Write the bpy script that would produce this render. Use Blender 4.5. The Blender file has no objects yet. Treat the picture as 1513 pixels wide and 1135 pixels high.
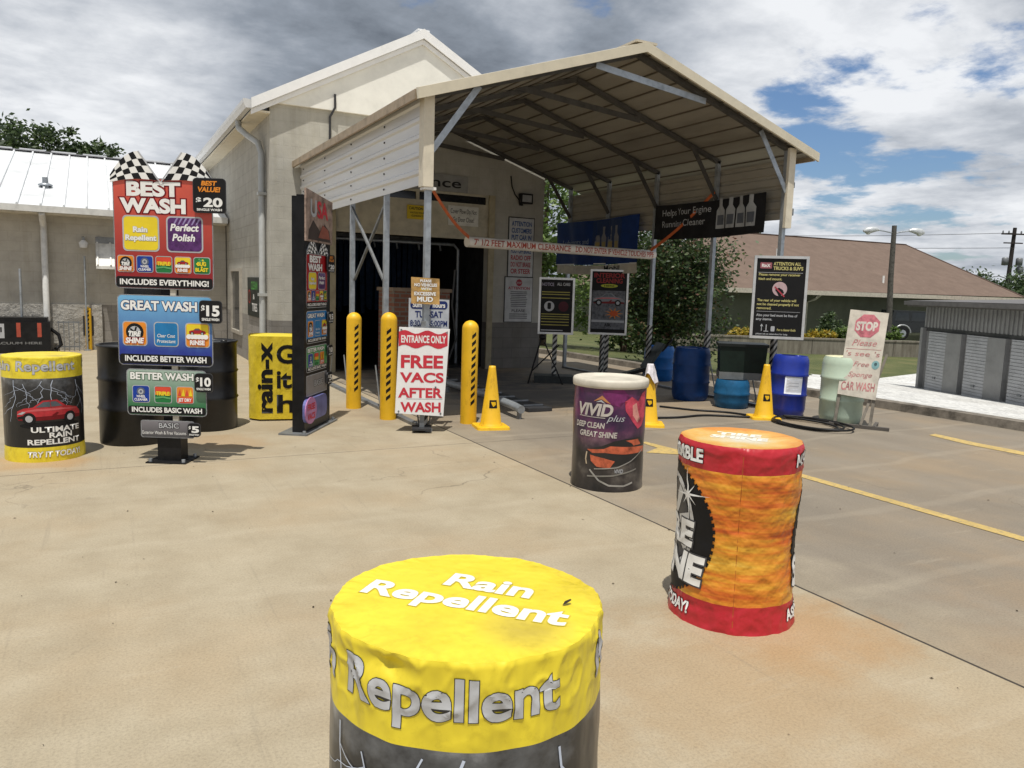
import bpy, bmesh, math, random
from mathutils import Vector, Matrix, noise
R_ = math.radians
rnd = random.Random(7)
sc = bpy.context.scene
# ------------------------------------------------------------------ camera
cam_d = bpy.data.cameras.new("camera"); cam = bpy.data.objects.new("camera", cam_d)
sc.collection.objects.link(cam); sc.camera = cam
F_PX, PITCH, ROLL, YAW, CAM_H = 1151.88, 0.12217, 0.03156, 0.48653, 1.56936
cam_d.sensor_fit = 'HORIZONTAL'; cam_d.sensor_width = 36.0
cam_d.lens = 36.0 * F_PX / 1513.0
cam_d.clip_start = 0.05; cam_d.clip_end = 3000
_cp, _sp = math.cos(PITCH), math.sin(PITCH)
_F = Vector((math.sin(YAW)*_cp, math.cos(YAW)*_cp, -_sp))
_R0 = Vector((math.cos(YAW), -math.sin(YAW), 0)); _U0 = _R0.cross(_F)
_c, _s = math.cos(ROLL), math.sin(ROLL)
_R = _c*_R0 + _s*_U0; _U = -_s*_R0 + _c*_U0
cam.matrix_world = Matrix(((_R.x, _U.x, -_F.x, 0), (_R.y, _U.y, -_F.y, 0), (_R.z, _U.z, -_F.z, CAM_H), (0, 0, 0, 1)))
# ------------------------------------------------------------------ light
SUN_EL, SUN_HEAD = R_(72), YAW + R_(4)          # light travels along SUN_HEAD (clockwise from +Y)
sd = bpy.data.lights.new("sun", 'SUN'); sd.energy = 4.4; sd.angle = R_(0.55); sd.color = (1.0, 0.955, 0.87)
sun = bpy.data.objects.new("sun", sd); sc.collection.objects.link(sun)
_d = Vector((math.sin(SUN_HEAD)*math.cos(SUN_EL), math.cos(SUN_HEAD)*math.cos(SUN_EL), -math.sin(SUN_EL)))
sun.rotation_euler = _d.to_track_quat('-Z', 'Y').to_euler(); sun.location = (0, 0, 40)
sc.view_settings.view_transform = 'Standard'; sc.view_settings.look = 'None'
sc.view_settings.exposure = 0.0; sc.view_settings.gamma = 1.0

def pxdir(u, v):
    return (_F + _R*((u-756.5)/F_PX) - _U*((v-567.5)/F_PX)).normalized()

def build_world():
    w = bpy.data.worlds.new("World"); sc.world = w; w.use_nodes = True
    nt = w.node_tree; N = nt.nodes; L = nt.links; N.clear()
    def nd(t, **k):
        n = N.new(t)
        for a, b in k.items(): setattr(n, a, b)
        return n
    def mth(op, a, b=None, c=None, clamp=False):
        n = nd('ShaderNodeMath', operation=op); n.use_clamp = clamp
        for i, x in enumerate((a, b, c)):
            if x is None: continue
            if isinstance(x, (int, float)): n.inputs[i].default_value = x
            else: L.new(x, n.inputs[i])
        return n.outputs[0]
    out = nd('ShaderNodeOutputWorld')
    sky = nd('ShaderNodeTexSky', sky_type='NISHITA'); sky.sun_disc = False
    sky.sun_elevation = SUN_EL; sky.sun_rotation = SUN_HEAD + math.pi; sky.air_density = 1.2; sky.dust_density = 0.6
    bg1 = nd('ShaderNodeBackground'); bg1.inputs[1].default_value = 0.085; tn = nd('ShaderNodeMix', data_type='RGBA', blend_type='MULTIPLY'); tn.inputs[0].default_value = 1.0; tn.inputs[7].default_value = (0.74, 0.90, 1.16, 1); L.new(sky.outputs[0], tn.inputs[6]); L.new(tn.outputs[2], bg1.inputs[0])
    tc = nd('ShaderNodeTexCoord'); sep = nd('ShaderNodeSeparateXYZ'); L.new(tc.outputs['Generated'], sep.inputs[0])
    den = mth('ADD', mth('MAXIMUM', sep.outputs[2], 0.0), 0.16)
    comb = nd('ShaderNodeCombineXYZ'); L.new(mth('DIVIDE', sep.outputs[0], den), comb.inputs[0]); L.new(mth('DIVIDE', sep.outputs[1], den), comb.inputs[1])
    def nz(scale, det, rough, off, dist=0.0):
        mp = nd('ShaderNodeMapping'); mp.inputs['Location'].default_value = off; L.new(comb.outputs[0], mp.inputs[0])
        n = nd('ShaderNodeTexNoise'); n.inputs['Scale'].default_value = scale; n.inputs['Detail'].default_value = det
        n.inputs['Roughness'].default_value = rough; n.inputs['Distortion'].default_value = dist; L.new(mp.outputs[0], n.inputs[0]); return n.outputs[0]
    def blob(u, v, r0, r1):
        d = pxdir(u, v); vm = nd('ShaderNodeVectorMath', operation='DOT_PRODUCT'); L.new(tc.outputs['Generated'], vm.inputs[0]); vm.inputs[1].default_value = d
        mr = nd('ShaderNodeMapRange'); mr.interpolation_type = 'SMOOTHSTEP'; L.new(vm.outputs['Value'], mr.inputs[0])
        mr.inputs[1].default_value = math.cos(R_(r1)); mr.inputs[2].default_value = math.cos(R_(r0)); return mr.outputs[0]
    n1 = nz(1.7, 10, 0.58, (3.1, 1.7, 0), 0.15)
    n2 = nz(1.05, 7, 0.55, (7.4, 2.2, 0), 0.3)
    n3 = nz(4.2, 8, 0.62, (1.4, 5.2, 0), 0.15)
    # where blue shows through: thin spots in the cover, most of them to the right
    thin = mth('ADD', mth('MULTIPLY', blob(1340, 190, 1, 13), 0.155), mth('MULTIPLY', blob(1210, 235, 0, 5), 0.08))
    thin = mth('ADD', thin, mth('MULTIPLY', blob(20, 300, 0, 6), 0.05))
    cov = mth('SUBTRACT', mth('ADD', n1, mth('MULTIPLY', n3, 0.22)), thin)
    mr = nd('ShaderNodeMapRange'); mr.interpolation_type = 'SMOOTHSTEP'; L.new(cov, mr.inputs[0])
    mr.inputs[1].default_value = 0.375; mr.inputs[2].default_value = 0.485
    # light and dark of the clouds themselves
    dk = mth('ADD', mth('MULTIPLY', blob(420, 110, 2, 19), 0.17), mth('MULTIPLY', blob(820, 90, 2, 12), 0.07))
    dk = mth('ADD', dk, mth('MULTIPLY', blob(1380, 345, 0, 5), 0.08))
    lt = mth('ADD', mth('MULTIPLY', blob(90, 20, 2, 12), 0.15), mth('MULTIPLY', blob(1230, 250, 2, 18), 0.14))
    lt = mth('ADD', lt, mth('MULTIPLY', blob(200, 190, 2, 11), 0.15))
    br = mth('ADD', mth('SUBTRACT', mth('ADD', mth('MULTIPLY', n2, 0.80), mth('MULTIPLY', n3, 0.42)), dk), lt)
    cr = nd('ShaderNodeValToRGB'); L.new(br, cr.inputs[0]); e = cr.color_ramp.elements
    e[0].position = 0.32; e[0].color = (0.150, 0.175, 0.212, 1)
    e[1].position = 0.84; e[1].color = (0.88, 0.90, 0.93, 1)
    x = e.new(0.49); x.color = (0.30, 0.338, 0.395, 1)
    x = e.new(0.64); x.color = (0.52, 0.555, 0.61, 1)
    bg2 = nd('ShaderNodeBackground'); bg2.inputs[1].default_value = 1.0; L.new(cr.outputs[0], bg2.inputs[0])
    mix = nd('ShaderNodeMixShader'); L.new(mr.outputs[0], mix.inputs[0]); L.new(bg1.outputs[0], mix.inputs[1]); L.new(bg2.outputs[0], mix.inputs[2])
    L.new(mix.outputs[0], out.inputs[0])
build_world()

# ------------------------------------------------------------------ materials
_mc = {}
def newmat(name):
    m = bpy.data.materials.new(name); m.use_nodes = True
    nt = m.node_tree; b = nt.nodes['Principled BSDF']
    return m, nt, b
def node(nt, t, **k):
    n = nt.nodes.new(t)
    for a, b in k.items(): setattr(n, a, b)
    return n
def noise_tex(nt, scale, det=5, rough=0.6, vec=None, mapscale=None, obj=True, loc=None):
    tc = node(nt, 'ShaderNodeTexCoord'); src = tc.outputs['Object']
    if mapscale or loc:
        mp = node(nt, 'ShaderNodeMapping'); nt.links.new(src, mp.inputs[0])
        if mapscale: mp.inputs['Scale'].default_value = mapscale
        if loc: mp.inputs['Location'].default_value = loc
        src = mp.outputs[0]
    n = node(nt, 'ShaderNodeTexNoise'); n.inputs['Scale'].default_value = scale; n.inputs['Detail'].default_value = det; n.inputs['Roughness'].default_value = rough
    nt.links.new(src, n.inputs[0]); return n.outputs[0]
def ramp(nt, fac, stops):
    r = node(nt, 'ShaderNodeValToRGB'); nt.links.new(fac, r.inputs[0]); e = r.color_ramp.elements
    e[0].position, e[0].color = stops[0][0], (*stops[0][1], 1); e[1].position, e[1].color = stops[-1][0], (*stops[-1][1], 1)
    for p, c in stops[1:-1]: x = e.new(p); x.color = (*c, 1)
    return r.outputs[0]
def mixc(nt, fac, a, b, mode='MIX'):
    m = node(nt, 'ShaderNodeMix', data_type='RGBA', blend_type=mode)
    for i, x in ((0, fac), (6, a), (7, b)):
        if isinstance(x, (int, float)): m.inputs[i].default_value = x
        elif isinstance(x, tuple): m.inputs[i].default_value = (*x, 1)
        else: nt.links.new(x, m.inputs[i])
    return m.outputs[2]
def bump(nt, b, h, strength, dist=0.01):
    n = node(nt, 'ShaderNodeBump'); n.inputs['Strength'].default_value = strength; n.inputs['Distance'].default_value = dist
    nt.links.new(h, n.inputs['Height']); nt.links.new(n.outputs[0], b.inputs['Normal'])
def M(col, rough=0.6, metal=0.0, var=0.12, scale=6.0, bmp=0.0, bscale=40.0, stretch=None):
    key = (col, rough, metal, var, scale, bmp, bscale, stretch)
    if key in _mc: return _mc[key]
    m, nt, b = newmat('paint')
    b.inputs['Roughness'].default_value = rough; b.inputs['Metallic'].default_value = metal
    if rough >= 0.35 and metal < 0.05: b.inputs['Specular IOR Level'].default_value = 0.22
    n = noise_tex(nt, scale, 6, 0.65, mapscale=stretch)
    lo = tuple(max(0, c*(1-var*1.6)) for c in col); hi = tuple(min(1, c*(1+var)) for c in col)
    nt.links.new(ramp(nt, n, [(0.32, lo), (0.5, col), (0.68, hi)]), b.inputs['Base Color'])
    if bmp: bump(nt, b, noise_tex(nt, bscale, 4, 0.6), bmp, 0.01)
    _mc[key] = m; return m

WHITE = M((0.74, 0.73, 0.70), 0.55); PRINTW = M((0.78, 0.78, 0.76), 0.45, 0, 0.05)
BLACK = M((0.012, 0.012, 0.013), 0.4, 0, 0.3); INK = M((0.009, 0.009, 0.010), 0.55, 0, 0.1)
GREYTXT = M((0.42, 0.43, 0.45), 0.5, 0, 0.08)
GALV = M((0.36, 0.39, 0.42), 0.42, 0.55, 0.18, 9); GALVD = M((0.20, 0.21, 0.22), 0.5, 0.4, 0.2, 8)
CREAM = M((0.66, 0.60, 0.48), 0.5, 0, 0.08); RED = M((0.50, 0.025, 0.035), 0.45, 0, 0.08); REDT = M((0.55, 0.04, 0.06), 0.5, 0, 0.06)
YEL = M((0.80, 0.47, 0.012), 0.42, 0, 0.10, 5, 0.04, 30)
def scuffed(col):
    m, nt, b = newmat('scuffed yellow'); lk = nt.links.new
    n = noise_tex(nt, 3, 5); g = noise_tex(nt, 7, 9, .75, mapscale=(1, 1, .35)); sc_ = noise_tex(nt, 16, 8, .8, mapscale=(1, 1, .2), loc=(3, 2, 1))
    c = ramp(nt, n, [(.3, tuple(k*.86 for k in col)), (.7, tuple(min(1, k*1.08) for k in col))])
    c = mixc(nt, 1.0, c, ramp(nt, g, [(.30, (.62, .58, .50)), (.44, (1, 1, 1))]), 'MULTIPLY'); c = mixc(nt, ramp(nt, sc_, [(.66, (0, 0, 0)), (.74, (.7, .7, .7))]), c, (.16, .13, .09)); lk(c, b.inputs['Base Color'])
    b.inputs['Roughness'].default_value = .48; bump(nt, b, g, .2, .01); return m
YSC = scuffed((0.78, 0.455, 0.014))
ALU = M((0.62, 0.63, 0.64), 0.35, 0.6, 0.1)
DARKMET = M((0.035, 0.036, 0.04), 0.5, 0.2, 0.2)

def mat_stripe(c1, c2, freq, kz=1.0, name='striped tape'):
    m, nt, b = newmat(name)
    tc = node(nt, 'ShaderNodeTexCoord'); s = node(nt, 'ShaderNodeSeparateXYZ'); nt.links.new(tc.outputs['Object'], s.inputs[0])
    def mth(op, a, c):
        n = node(nt, 'ShaderNodeMath', operation=op)
        for i, x in enumerate((a, c)):
            if isinstance(x, (int, float)): n.inputs[i].default_value = x
            else: nt.links.new(x, n.inputs[i])
        return n.outputs[0]
    v = mth('ADD', mth('MULTIPLY', s.outputs[2], kz), mth('SUBTRACT', s.outputs[0], s.outputs[1]))
    f = mth('GREATER_THAN', mth('FRACT', mth('MULTIPLY', v, freq), 0), 0.5)
    dirt = noise_tex(nt, 14, 5)
    base = mixc(nt, f, c1, c2)
    nt.links.new(mixc(nt, dirt, base, (0.10, 0.09, 0.075), 'MIX') if False else mixc(nt, 0.35, base, ramp(nt, dirt, [(0.35, (0.35, 0.33, 0.3)), (0.65, (1, 1, 1))]), 'MULTIPLY'), b.inputs['Base Color'])
    b.inputs['Roughness'].default_value = 0.55
    return m
STRIPE = mat_stripe((0.02, 0.02, 0.02), (0.50, 0.49, 0.46), 11.0, -0.9)

def mat_concrete():
    m, nt, b = newmat('concrete paving'); lk = nt.links.new
    tc = node(nt, 'ShaderNodeTexCoord'); s = node(nt, 'ShaderNodeSeparateXYZ'); lk(tc.outputs['Object'], s.inputs[0])
    def mth(op, a, c=0.0, d=None):
        n = node(nt, 'ShaderNodeMath', operation=op)
        for i, x in enumerate((a, c, d)):
            if x is None: continue
            if isinstance(x, (int, float)): n.inputs[i].default_value = x
            else: lk(x, n.inputs[i])
        return n.outputs[0]
    def sm(val, a, bb):
        r = node(nt, 'ShaderNodeMapRange'); r.interpolation_type = 'SMOOTHSTEP'; lk(val, r.inputs[0]); r.inputs[1].default_value = a; r.inputs[2].default_value = bb; return r.outputs[0]
    big = noise_tex(nt, 0.55, 5, 0.6); mid = noise_tex(nt, 2.6, 8, 0.62, loc=(5, 3, 0)); fine = noise_tex(nt, 85, 4, 0.8); spk = noise_tex(nt, 260, 2, 0.6)
    swirl = noise_tex(nt, 1.3, 8, 0.65, mapscale=(1.0, 0.28, 1), loc=(1, 7, 0))
    warm = ramp(nt, mid, [(0.25, (0.285, 0.236, 0.160)), (0.5, (0.338, 0.287, 0.202)), (0.75, (0.385, 0.332, 0.241))])
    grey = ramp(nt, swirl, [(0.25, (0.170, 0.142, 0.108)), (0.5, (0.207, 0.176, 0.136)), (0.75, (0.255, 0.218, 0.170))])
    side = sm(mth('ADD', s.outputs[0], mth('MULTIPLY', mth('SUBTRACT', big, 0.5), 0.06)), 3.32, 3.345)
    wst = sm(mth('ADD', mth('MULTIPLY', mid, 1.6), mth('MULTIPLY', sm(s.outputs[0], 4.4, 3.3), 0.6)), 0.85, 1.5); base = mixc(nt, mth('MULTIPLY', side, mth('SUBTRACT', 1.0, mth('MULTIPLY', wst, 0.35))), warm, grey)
    # warm soil stain that runs across both slabs near the viewer's right
    st = mth('MULTIPLY', sm(noise_tex(nt, 0.7, 6, 0.55, loc=(2.2, 9.1, 0)), 0.42, 0.72), 0.38)
    base = mixc(nt, st, base, (0.34, 0.235, 0.125))
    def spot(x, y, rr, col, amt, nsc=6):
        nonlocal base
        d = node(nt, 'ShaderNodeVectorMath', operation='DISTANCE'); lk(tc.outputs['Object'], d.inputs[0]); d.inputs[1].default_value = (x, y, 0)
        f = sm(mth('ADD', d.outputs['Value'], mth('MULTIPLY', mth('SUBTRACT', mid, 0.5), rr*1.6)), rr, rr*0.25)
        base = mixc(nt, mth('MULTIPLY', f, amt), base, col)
    spot(2.9, 2.5, 0.60, (0.36, 0.21, 0.09), 0.60)
    spot(2.2, 2.2, 1.0, (0.34, 0.23, 0.12), 0.45)
    spot(-0.5, 7.5, 0.5, (0.40, 0.24, 0.10), 0.6)
    spot(0.45, 1.5, 0.34, (0.17, 0.14, 0.10), 0.5)
    spot(1.0, 7.9, 0.55, (0.36, 0.24, 0.13), 0.5)
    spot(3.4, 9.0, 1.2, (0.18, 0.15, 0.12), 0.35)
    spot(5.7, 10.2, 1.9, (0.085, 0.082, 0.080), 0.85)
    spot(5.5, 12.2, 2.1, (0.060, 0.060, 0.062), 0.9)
    spot(4.9, 1.6, 1.6, (0.30, 0.215, 0.13), 0.55)
    # tyre-worn lane
    base = mixc(nt, mth('MULTIPLY', sm(mth('ABSOLUTE', mth('SUBTRACT', s.outputs[0], 4.55)), 0.55, 0.1), mth('MULTIPLY', swirl, 0.35)), base, (0.13, 0.115, 0.095))
    # pale scuff arcs
    wv = node(nt, 'ShaderNodeTexWave', wave_type='RINGS'); mp = node(nt, 'ShaderNodeMapping'); lk(tc.outputs['Object'], mp.inputs[0]); mp.inputs['Location'].default_value = (6.0, -1.0, 0); lk(mp.outputs[0], wv.inputs[0])
    wv.inputs['Scale'].default_value = 0.28; wv.inputs['Distortion'].default_value = 3.0; wv.inputs['Detail'].default_value = 4
    base = mixc(nt, mth('MULTIPLY', sm(wv.outputs['Fac'], 0.965, 1.0), 0.09), base, (0.50, 0.44, 0.34))
    base = mixc(nt, 1.0, base, ramp(nt, fine, [(0.30, (0.74, 0.73, 0.72)), (0.5, (1, 1, 1)), (0.72, (1.16, 1.15, 1.13))]), 'MULTIPLY')
    base = mixc(nt, 1.0, base, ramp(nt, spk, [(0.26, (0.6, 0.58, 0.55)), (0.36, (1, 1, 1)), (0.74, (1, 1, 1)), (0.80, (1.3, 1.28, 1.25))]), 'MULTIPLY')
    # thin hair cracks, oil drips and drag marks
    cr = node(nt, 'ShaderNodeTexVoronoi', feature='DISTANCE_TO_EDGE'); cr.inputs['Scale'].default_value = 0.42
    wp = node(nt, 'ShaderNodeVectorMath', operation='MULTIPLY_ADD'); nv = node(nt, 'ShaderNodeTexNoise'); nv.inputs['Scale'].default_value = 1.7; nv.inputs['Detail'].default_value = 6; lk(tc.outputs['Object'], nv.inputs[0]); lk(nv.outputs['Color'], wp.inputs[0]); wp.inputs[1].default_value = (0.9, 0.9, 0); lk(tc.outputs['Object'], wp.inputs[2]); lk(wp.outputs[0], cr.inputs[0])
    base = mixc(nt, mth('MULTIPLY', sm(cr.outputs['Distance'], 0.0035, 0.0008), mth('MULTIPLY', sm(big, 0.48, 0.62), 0.5)), base, (0.10, 0.08, 0.055))
    dr = node(nt, 'ShaderNodeTexVoronoi'); dr.inputs['Scale'].default_value = 2.3; lk(wp.outputs[0], dr.inputs[0])
    base = mixc(nt, mth('MULTIPLY', sm(dr.outputs['Distance'], 0.10, 0.03), mth('MULTIPLY', sm(swirl, 0.5, 0.65), 0.40)), base, (0.12, 0.10, 0.075))
    tm = noise_tex(nt, 5, 7, 0.7, mapscale=(4.0, 0.12, 1), loc=(3, 0, 0)); base = mixc(nt, mth('MULTIPLY', sm(tm, 0.56, 0.70), 0.20), base, (0.15, 0.13, 0.10))
    tm2 = noise_tex(nt, 6, 7, 0.7, mapscale=(0.25, 1.5, 1), loc=(8, 2, 0)); base = mixc(nt, mth('MULTIPLY', sm(tm2, 0.58, 0.70), 0.16), base, (0.46, 0.41, 0.32))
    # sawn joints
    def joint(coord, at, wd, wob=0.012):
        nonlocal base
        c = mth('ADD', mth('SUBTRACT', coord, at), mth('MULTIPLY', mth('SUBTRACT', mid, 0.5), wob))
        base = mixc(nt, sm(mth('ABSOLUTE', c), wd, wd*0.55), base, (0.035, 0.028, 0.02))
    joint(s.outputs[0], 3.33, 0.011)
    joint(s.outputs[1], 7.05, 0.006)
    joint(s.outputs[0], -1.9, 0.006)
    lk(base, b.inputs['Base Color']); b.inputs['Roughness'].default_value = 0.82
    bump(nt, b, fine, 0.25, 0.006)
    return m
def mat_block(axis, cols, bw=0.4, bh=0.2, mortar=0.01, mcol=None, rough=0.8, bmp=0.3):
    m, nt, b = newmat('block wall'); lk = nt.links.new
    tc = node(nt, 'ShaderNodeTexCoord'); s = node(nt, 'ShaderNodeSeparateXYZ'); lk(tc.outputs['Object'], s.inputs[0])
    c = node(nt, 'ShaderNodeCombineXYZ'); lk(s.outputs[0 if axis == 'x' else 1], c.inputs[0]); lk(s.outputs[2], c.inputs[1])
    br = node(nt, 'ShaderNodeTexBrick'); lk(c.outputs[0], br.inputs[0]); br.inputs['Scale'].default_value = 1
    br.inputs['Brick Width'].default_value = bw; br.inputs['Row Height'].default_value = bh; br.inputs['Mortar Size'].default_value = mortar
    br.inputs['Color1'].default_value = (*cols[0], 1); br.inputs['Color2'].default_value = (*cols[1], 1); br.inputs['Mortar'].default_value = (*(mcol or tuple(x*0.8 for x in cols[0])), 1)
    n = noise_tex(nt, 3, 8, 0.65)
    st = noise_tex(nt, 1.0, 7, 0.7, mapscale=(5, 5, 0.35)); c1 = mixc(nt, 1.0, br.outputs[0], ramp(nt, n, [(0.3, (0.82, 0.81, 0.79)), (0.7, (1.1, 1.1, 1.08))]), 'MULTIPLY')
    lk(mixc(nt, 1.0, c1, ramp(nt, st, [(0.34, (0.91, 0.90, 0.87)), (0.48, (1, 1, 1)), (0.7, (1.02, 1.02, 1.02))]), 'MULTIPLY'), b.inputs['Base Color'])
    b.inputs['Roughness'].default_value = rough
    inv = node(nt, 'ShaderNodeMath', operation='MULTIPLY_ADD'); lk(br.outputs['Fac'], inv.inputs[0]); inv.inputs[1].default_value = -1; 
    lk(noise_tex(nt, 40, 4), inv.inputs[2]); bump(nt, b, inv.outputs[0], bmp, 0.01)
    return m
def mat_grass(c0=(0.055, 0.075, 0.018), c1=(0.095, 0.110, 0.032), c2=(0.155, 0.145, 0.058)):
    m, nt, b = newmat('mown grass'); n = noise_tex(nt, 0.7, 8, 0.7); f = noise_tex(nt, 24, 6, 0.8)
    base = ramp(nt, n, [(0.3, c0), (0.5, c1), (0.7, c2)])
    nt.links.new(mixc(nt, 1.0, base, ramp(nt, f, [(0.3, (0.45, 0.45, 0.4)), (0.7, (1.35, 1.35, 1.3))]), 'MULTIPLY'), b.inputs['Base Color'])
    b.inputs['Roughness'].default_value = 0.9; bump(nt, b, f, 0.8, 0.05); return m
def mat_gravel():
    m, nt, b = newmat('white gravel'); lk = nt.links.new
    tc = node(nt, 'ShaderNodeTexCoord'); v = node(nt, 'ShaderNodeTexVoronoi'); v.inputs['Scale'].default_value = 14; lk(tc.outputs['Object'], v.inputs[0])
    r = ramp(nt, v.outputs['Color'], [(0.1, (0.40, 0.40, 0.40)), (0.5, (0.58, 0.58, 0.57)), (0.9, (0.72, 0.72, 0.70))])
    n = noise_tex(nt, 0.6, 6); lk(mixc(nt, 1.0, r, ramp(nt, n, [(0.3, (0.8, 0.79, 0.77)), (0.7, (1.05, 1.05, 1.05))]), 'MULTIPLY'), b.inputs['Base Color'])
    b.inputs['Roughness'].default_value = 0.9; bump(nt, b, v.outputs['Distance'], 0.5, 0.03); return m
def mat_leaf(cols):
    m, nt, b = newmat('leaves'); lk = nt.links.new
    g = node(nt, 'ShaderNodeNewGeometry'); 
    lk(ramp(nt, g.outputs['Random Per Island'], cols), b.inputs['Base Color']); b.inputs['Roughness'].default_value = 0.5
    tr = node(nt, 'ShaderNodeBsdfTranslucent'); lk(ramp(nt, g.outputs['Random Per Island'], [(p, tuple(min(1, x*1.5) for x in c)) for p, c in cols]), tr.inputs[0])
    mx = node(nt, 'ShaderNodeMixShader'); mx.inputs[0].default_value = 0.28; lk(b.outputs[0], mx.inputs[1]); lk(tr.outputs[0], mx.inputs[2])
    lk(mx.outputs[0], nt.nodes['Material Output'].inputs[0]); return m
BARK = M((0.09, 0.065, 0.045), 0.9, 0, 0.3, 12, 0.5, 20)

# ------------------------------------------------------------------ geometry helpers
_glyph = {}
def glyphs(s, bold, shear):
    k = (s, bold, shear)
    if k in _glyph: return _glyph[k]
    cu = bpy.data.curves.new('t', 'FONT'); cu.body = s; cu.offset = bold; cu.shear = shear; cu.resolution_u = 5
    o = bpy.data.objects.new('t', cu); sc.collection.objects.link(o)
    dg = bpy.context.evaluated_depsgraph_get(); me = bpy.data.meshes.new_from_object(o.evaluated_get(dg))
    vs = [(v.co.x, v.co.y) for v in me.vertices]; fs = [tuple(p.vertices) for p in me.polygons]
    bpy.data.objects.remove(o); bpy.data.curves.remove(cu); bpy.data.meshes.remove(me)
    _glyph[k] = (vs, fs); return _glyph[k]
_cap = [None]
def capH():
    if _cap[0] is None: _cap[0] = max(v[1] for v in glyphs('H', 0.0, 0.0)[0])
    return _cap[0]

class MB:
    def __init__(s): s.v = []; s.f = []; s.m = []; s.mats = []; s.sm = []
    def mi(s, mat):
        if mat not in s.mats: s.mats.append(mat)
        return s.mats.index(mat)
    def add(s, vs, fs, mat, smooth=False):
        o = len(s.v); s.v += [tuple(v) for v in vs]; i = s.mi(mat)
        for f in fs: s.f.append(tuple(o+k for k in f)); s.m.append(i); s.sm.append(smooth)
        return s
    def box(s, lo, hi, mat, mtx=None):
        x0, y0, z0 = lo; x1, y1, z1 = hi
        vs = [Vector(p) for p in ((x0,y0,z0),(x1,y0,z0),(x1,y1,z0),(x0,y1,z0),(x0,y0,z1),(x1,y0,z1),(x1,y1,z1),(x0,y1,z1))]
        if mtx: vs = [mtx @ v for v in vs]
        return s.add(vs, [(0,3,2,1),(4,5,6,7),(0,1,5,4),(1,2,6,5),(2,3,7,6),(3,0,4,7)], mat)
    def bar(s, p, q, w, h, mat):
        p = Vector(p); q = Vector(q); d = (q-p); L = d.length; d.normalize()
        up = Vector((0,0,1)) if abs(d.z) < 0.9 else Vector((0,1,0))
        x = d.cross(up).normalized(); u = x.cross(d)
        vs = []
        for a in (p, q):
            for sx, sy in ((-1,-1),(1,-1),(1,1),(-1,1)): vs.append(a + x*(sx*w/2) + u*(sy*h/2))
        return s.add(vs, [(0,1,2,3),(7,6,5,4),(0,4,5,1),(1,5,6,2),(2,6,7,3),(3,7,4,0)], mat)
    def tube(s, pts, r, mat, n=10, caps=True, smooth=True):
        pts = [Vector(p) for p in pts]; rr = r if isinstance(r, (list, tuple)) else [r]*len(pts); vs = []; fs = []
        prev = None
        for i, p in enumerate(pts):
            d = (pts[min(i+1, len(pts)-1)] - pts[max(i-1, 0)]).normalized()
            if prev is None:
                a = Vector((0,0,1)) if abs(d.z) < 0.9 else Vector((1,0,0)); x = d.cross(a).normalized()
            else: x = (prev - d*prev.dot(d)).normalized()
            prev = x; y = d.cross(x)
            for k in range(n): t = 2*math.pi*k/n; vs.append(p + (x*math.cos(t) + y*math.sin(t))*rr[i])
        for i in range(len(pts)-1):
            for k in range(n): fs.append((i*n+k, i*n+(k+1)%n, (i+1)*n+(k+1)%n, (i+1)*n+k))
        s.add(vs, fs, mat, smooth)
        if caps: s.add(vs[:n], [tuple(range(n))[::-1]], mat); s.add(vs[-n:], [tuple(range(n))], mat)
        return s
    def lathe(s, prof, mat, n=40, c=(0,0,0), smooth=True, cap=True):
        vs = []; fs = []
        for r, z in prof:
            for k in range(n): t = 2*math.pi*k/n; vs.append((c[0]+r*math.cos(t), c[1]+r*math.sin(t), c[2]+z))
        for i in range(len(prof)-1):
            for k in range(n): fs.append((i*n+k, i*n+(k+1)%n, (i+1)*n+(k+1)%n, (i+1)*n+k))
        s.add(vs, fs, mat, smooth)
        if cap: s.add(vs[:n], [tuple(range(n))[::-1]], mat); s.add(vs[-n:], [tuple(range(n))], mat)
        return s
    def flatshape(s, mp, vs, fs, mat, w=0.0, cut=None):
        if cut:
            bm = bmesh.new(); bv = [bm.verts.new((x, y, 0)) for x, y in vs]
            for f in fs:
                try: bm.faces.new([bv[i] for i in f])
                except ValueError: pass
            for ax in (0, 1):
                lo = min(v[ax] for v in vs); hi = max(v[ax] for v in vs); k = math.ceil(lo/cut)
                while k*cut < hi:
                    no = (1,0,0) if ax == 0 else (0,1,0)
                    bmesh.ops.bisect_plane(bm, geom=bm.verts[:]+bm.edges[:]+bm.faces[:], plane_co=tuple(c*k*cut for c in no), plane_no=no); k += 1
            bm.verts.index_update(); vs = [(v.co.x, v.co.y) for v in bm.verts]; fs = [tuple(v.index for v in f.verts) for f in bm.faces]; bm.free()
        return s.add([mp(x, y, w) for x, y in vs], fs, mat, bool(cut) and cut < .05)
    def poly(s, mp, pts, mat, w=0.0, cut=None): return s.flatshape(mp, pts, [tuple(range(len(pts)))], mat, w, cut)
    def rect(s, mp, u0, v0, u1, v1, mat, w=0.0, r=0.0, cut=None):
        return s.poly(mp, rr_pts(u0, v0, u1, v1, r), mat, w, cut)
    def disc(s, mp, cu, cv, ru, rv, mat, w=0.0, cut=None, n=28, r_in=0):
        if r_in:
            P = [(cu+ru*math.cos(t), cv+rv*math.sin(t)) for t in [2*math.pi*k/n for k in range(n)]]
            Q = [(cu+(x-cu)*r_in, cv+(y-cv)*r_in) for x, y in P]
            return s.flatshape(mp, P+Q, [(k, (k+1)%n, n+(k+1)%n, n+k) for k in range(n)], mat, w, cut)
        return s.poly(mp, [(cu+ru*math.cos(2*math.pi*k/n), cv+rv*math.sin(2*math.pi*k/n)) for k in range(n)], mat, w, cut)
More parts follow.
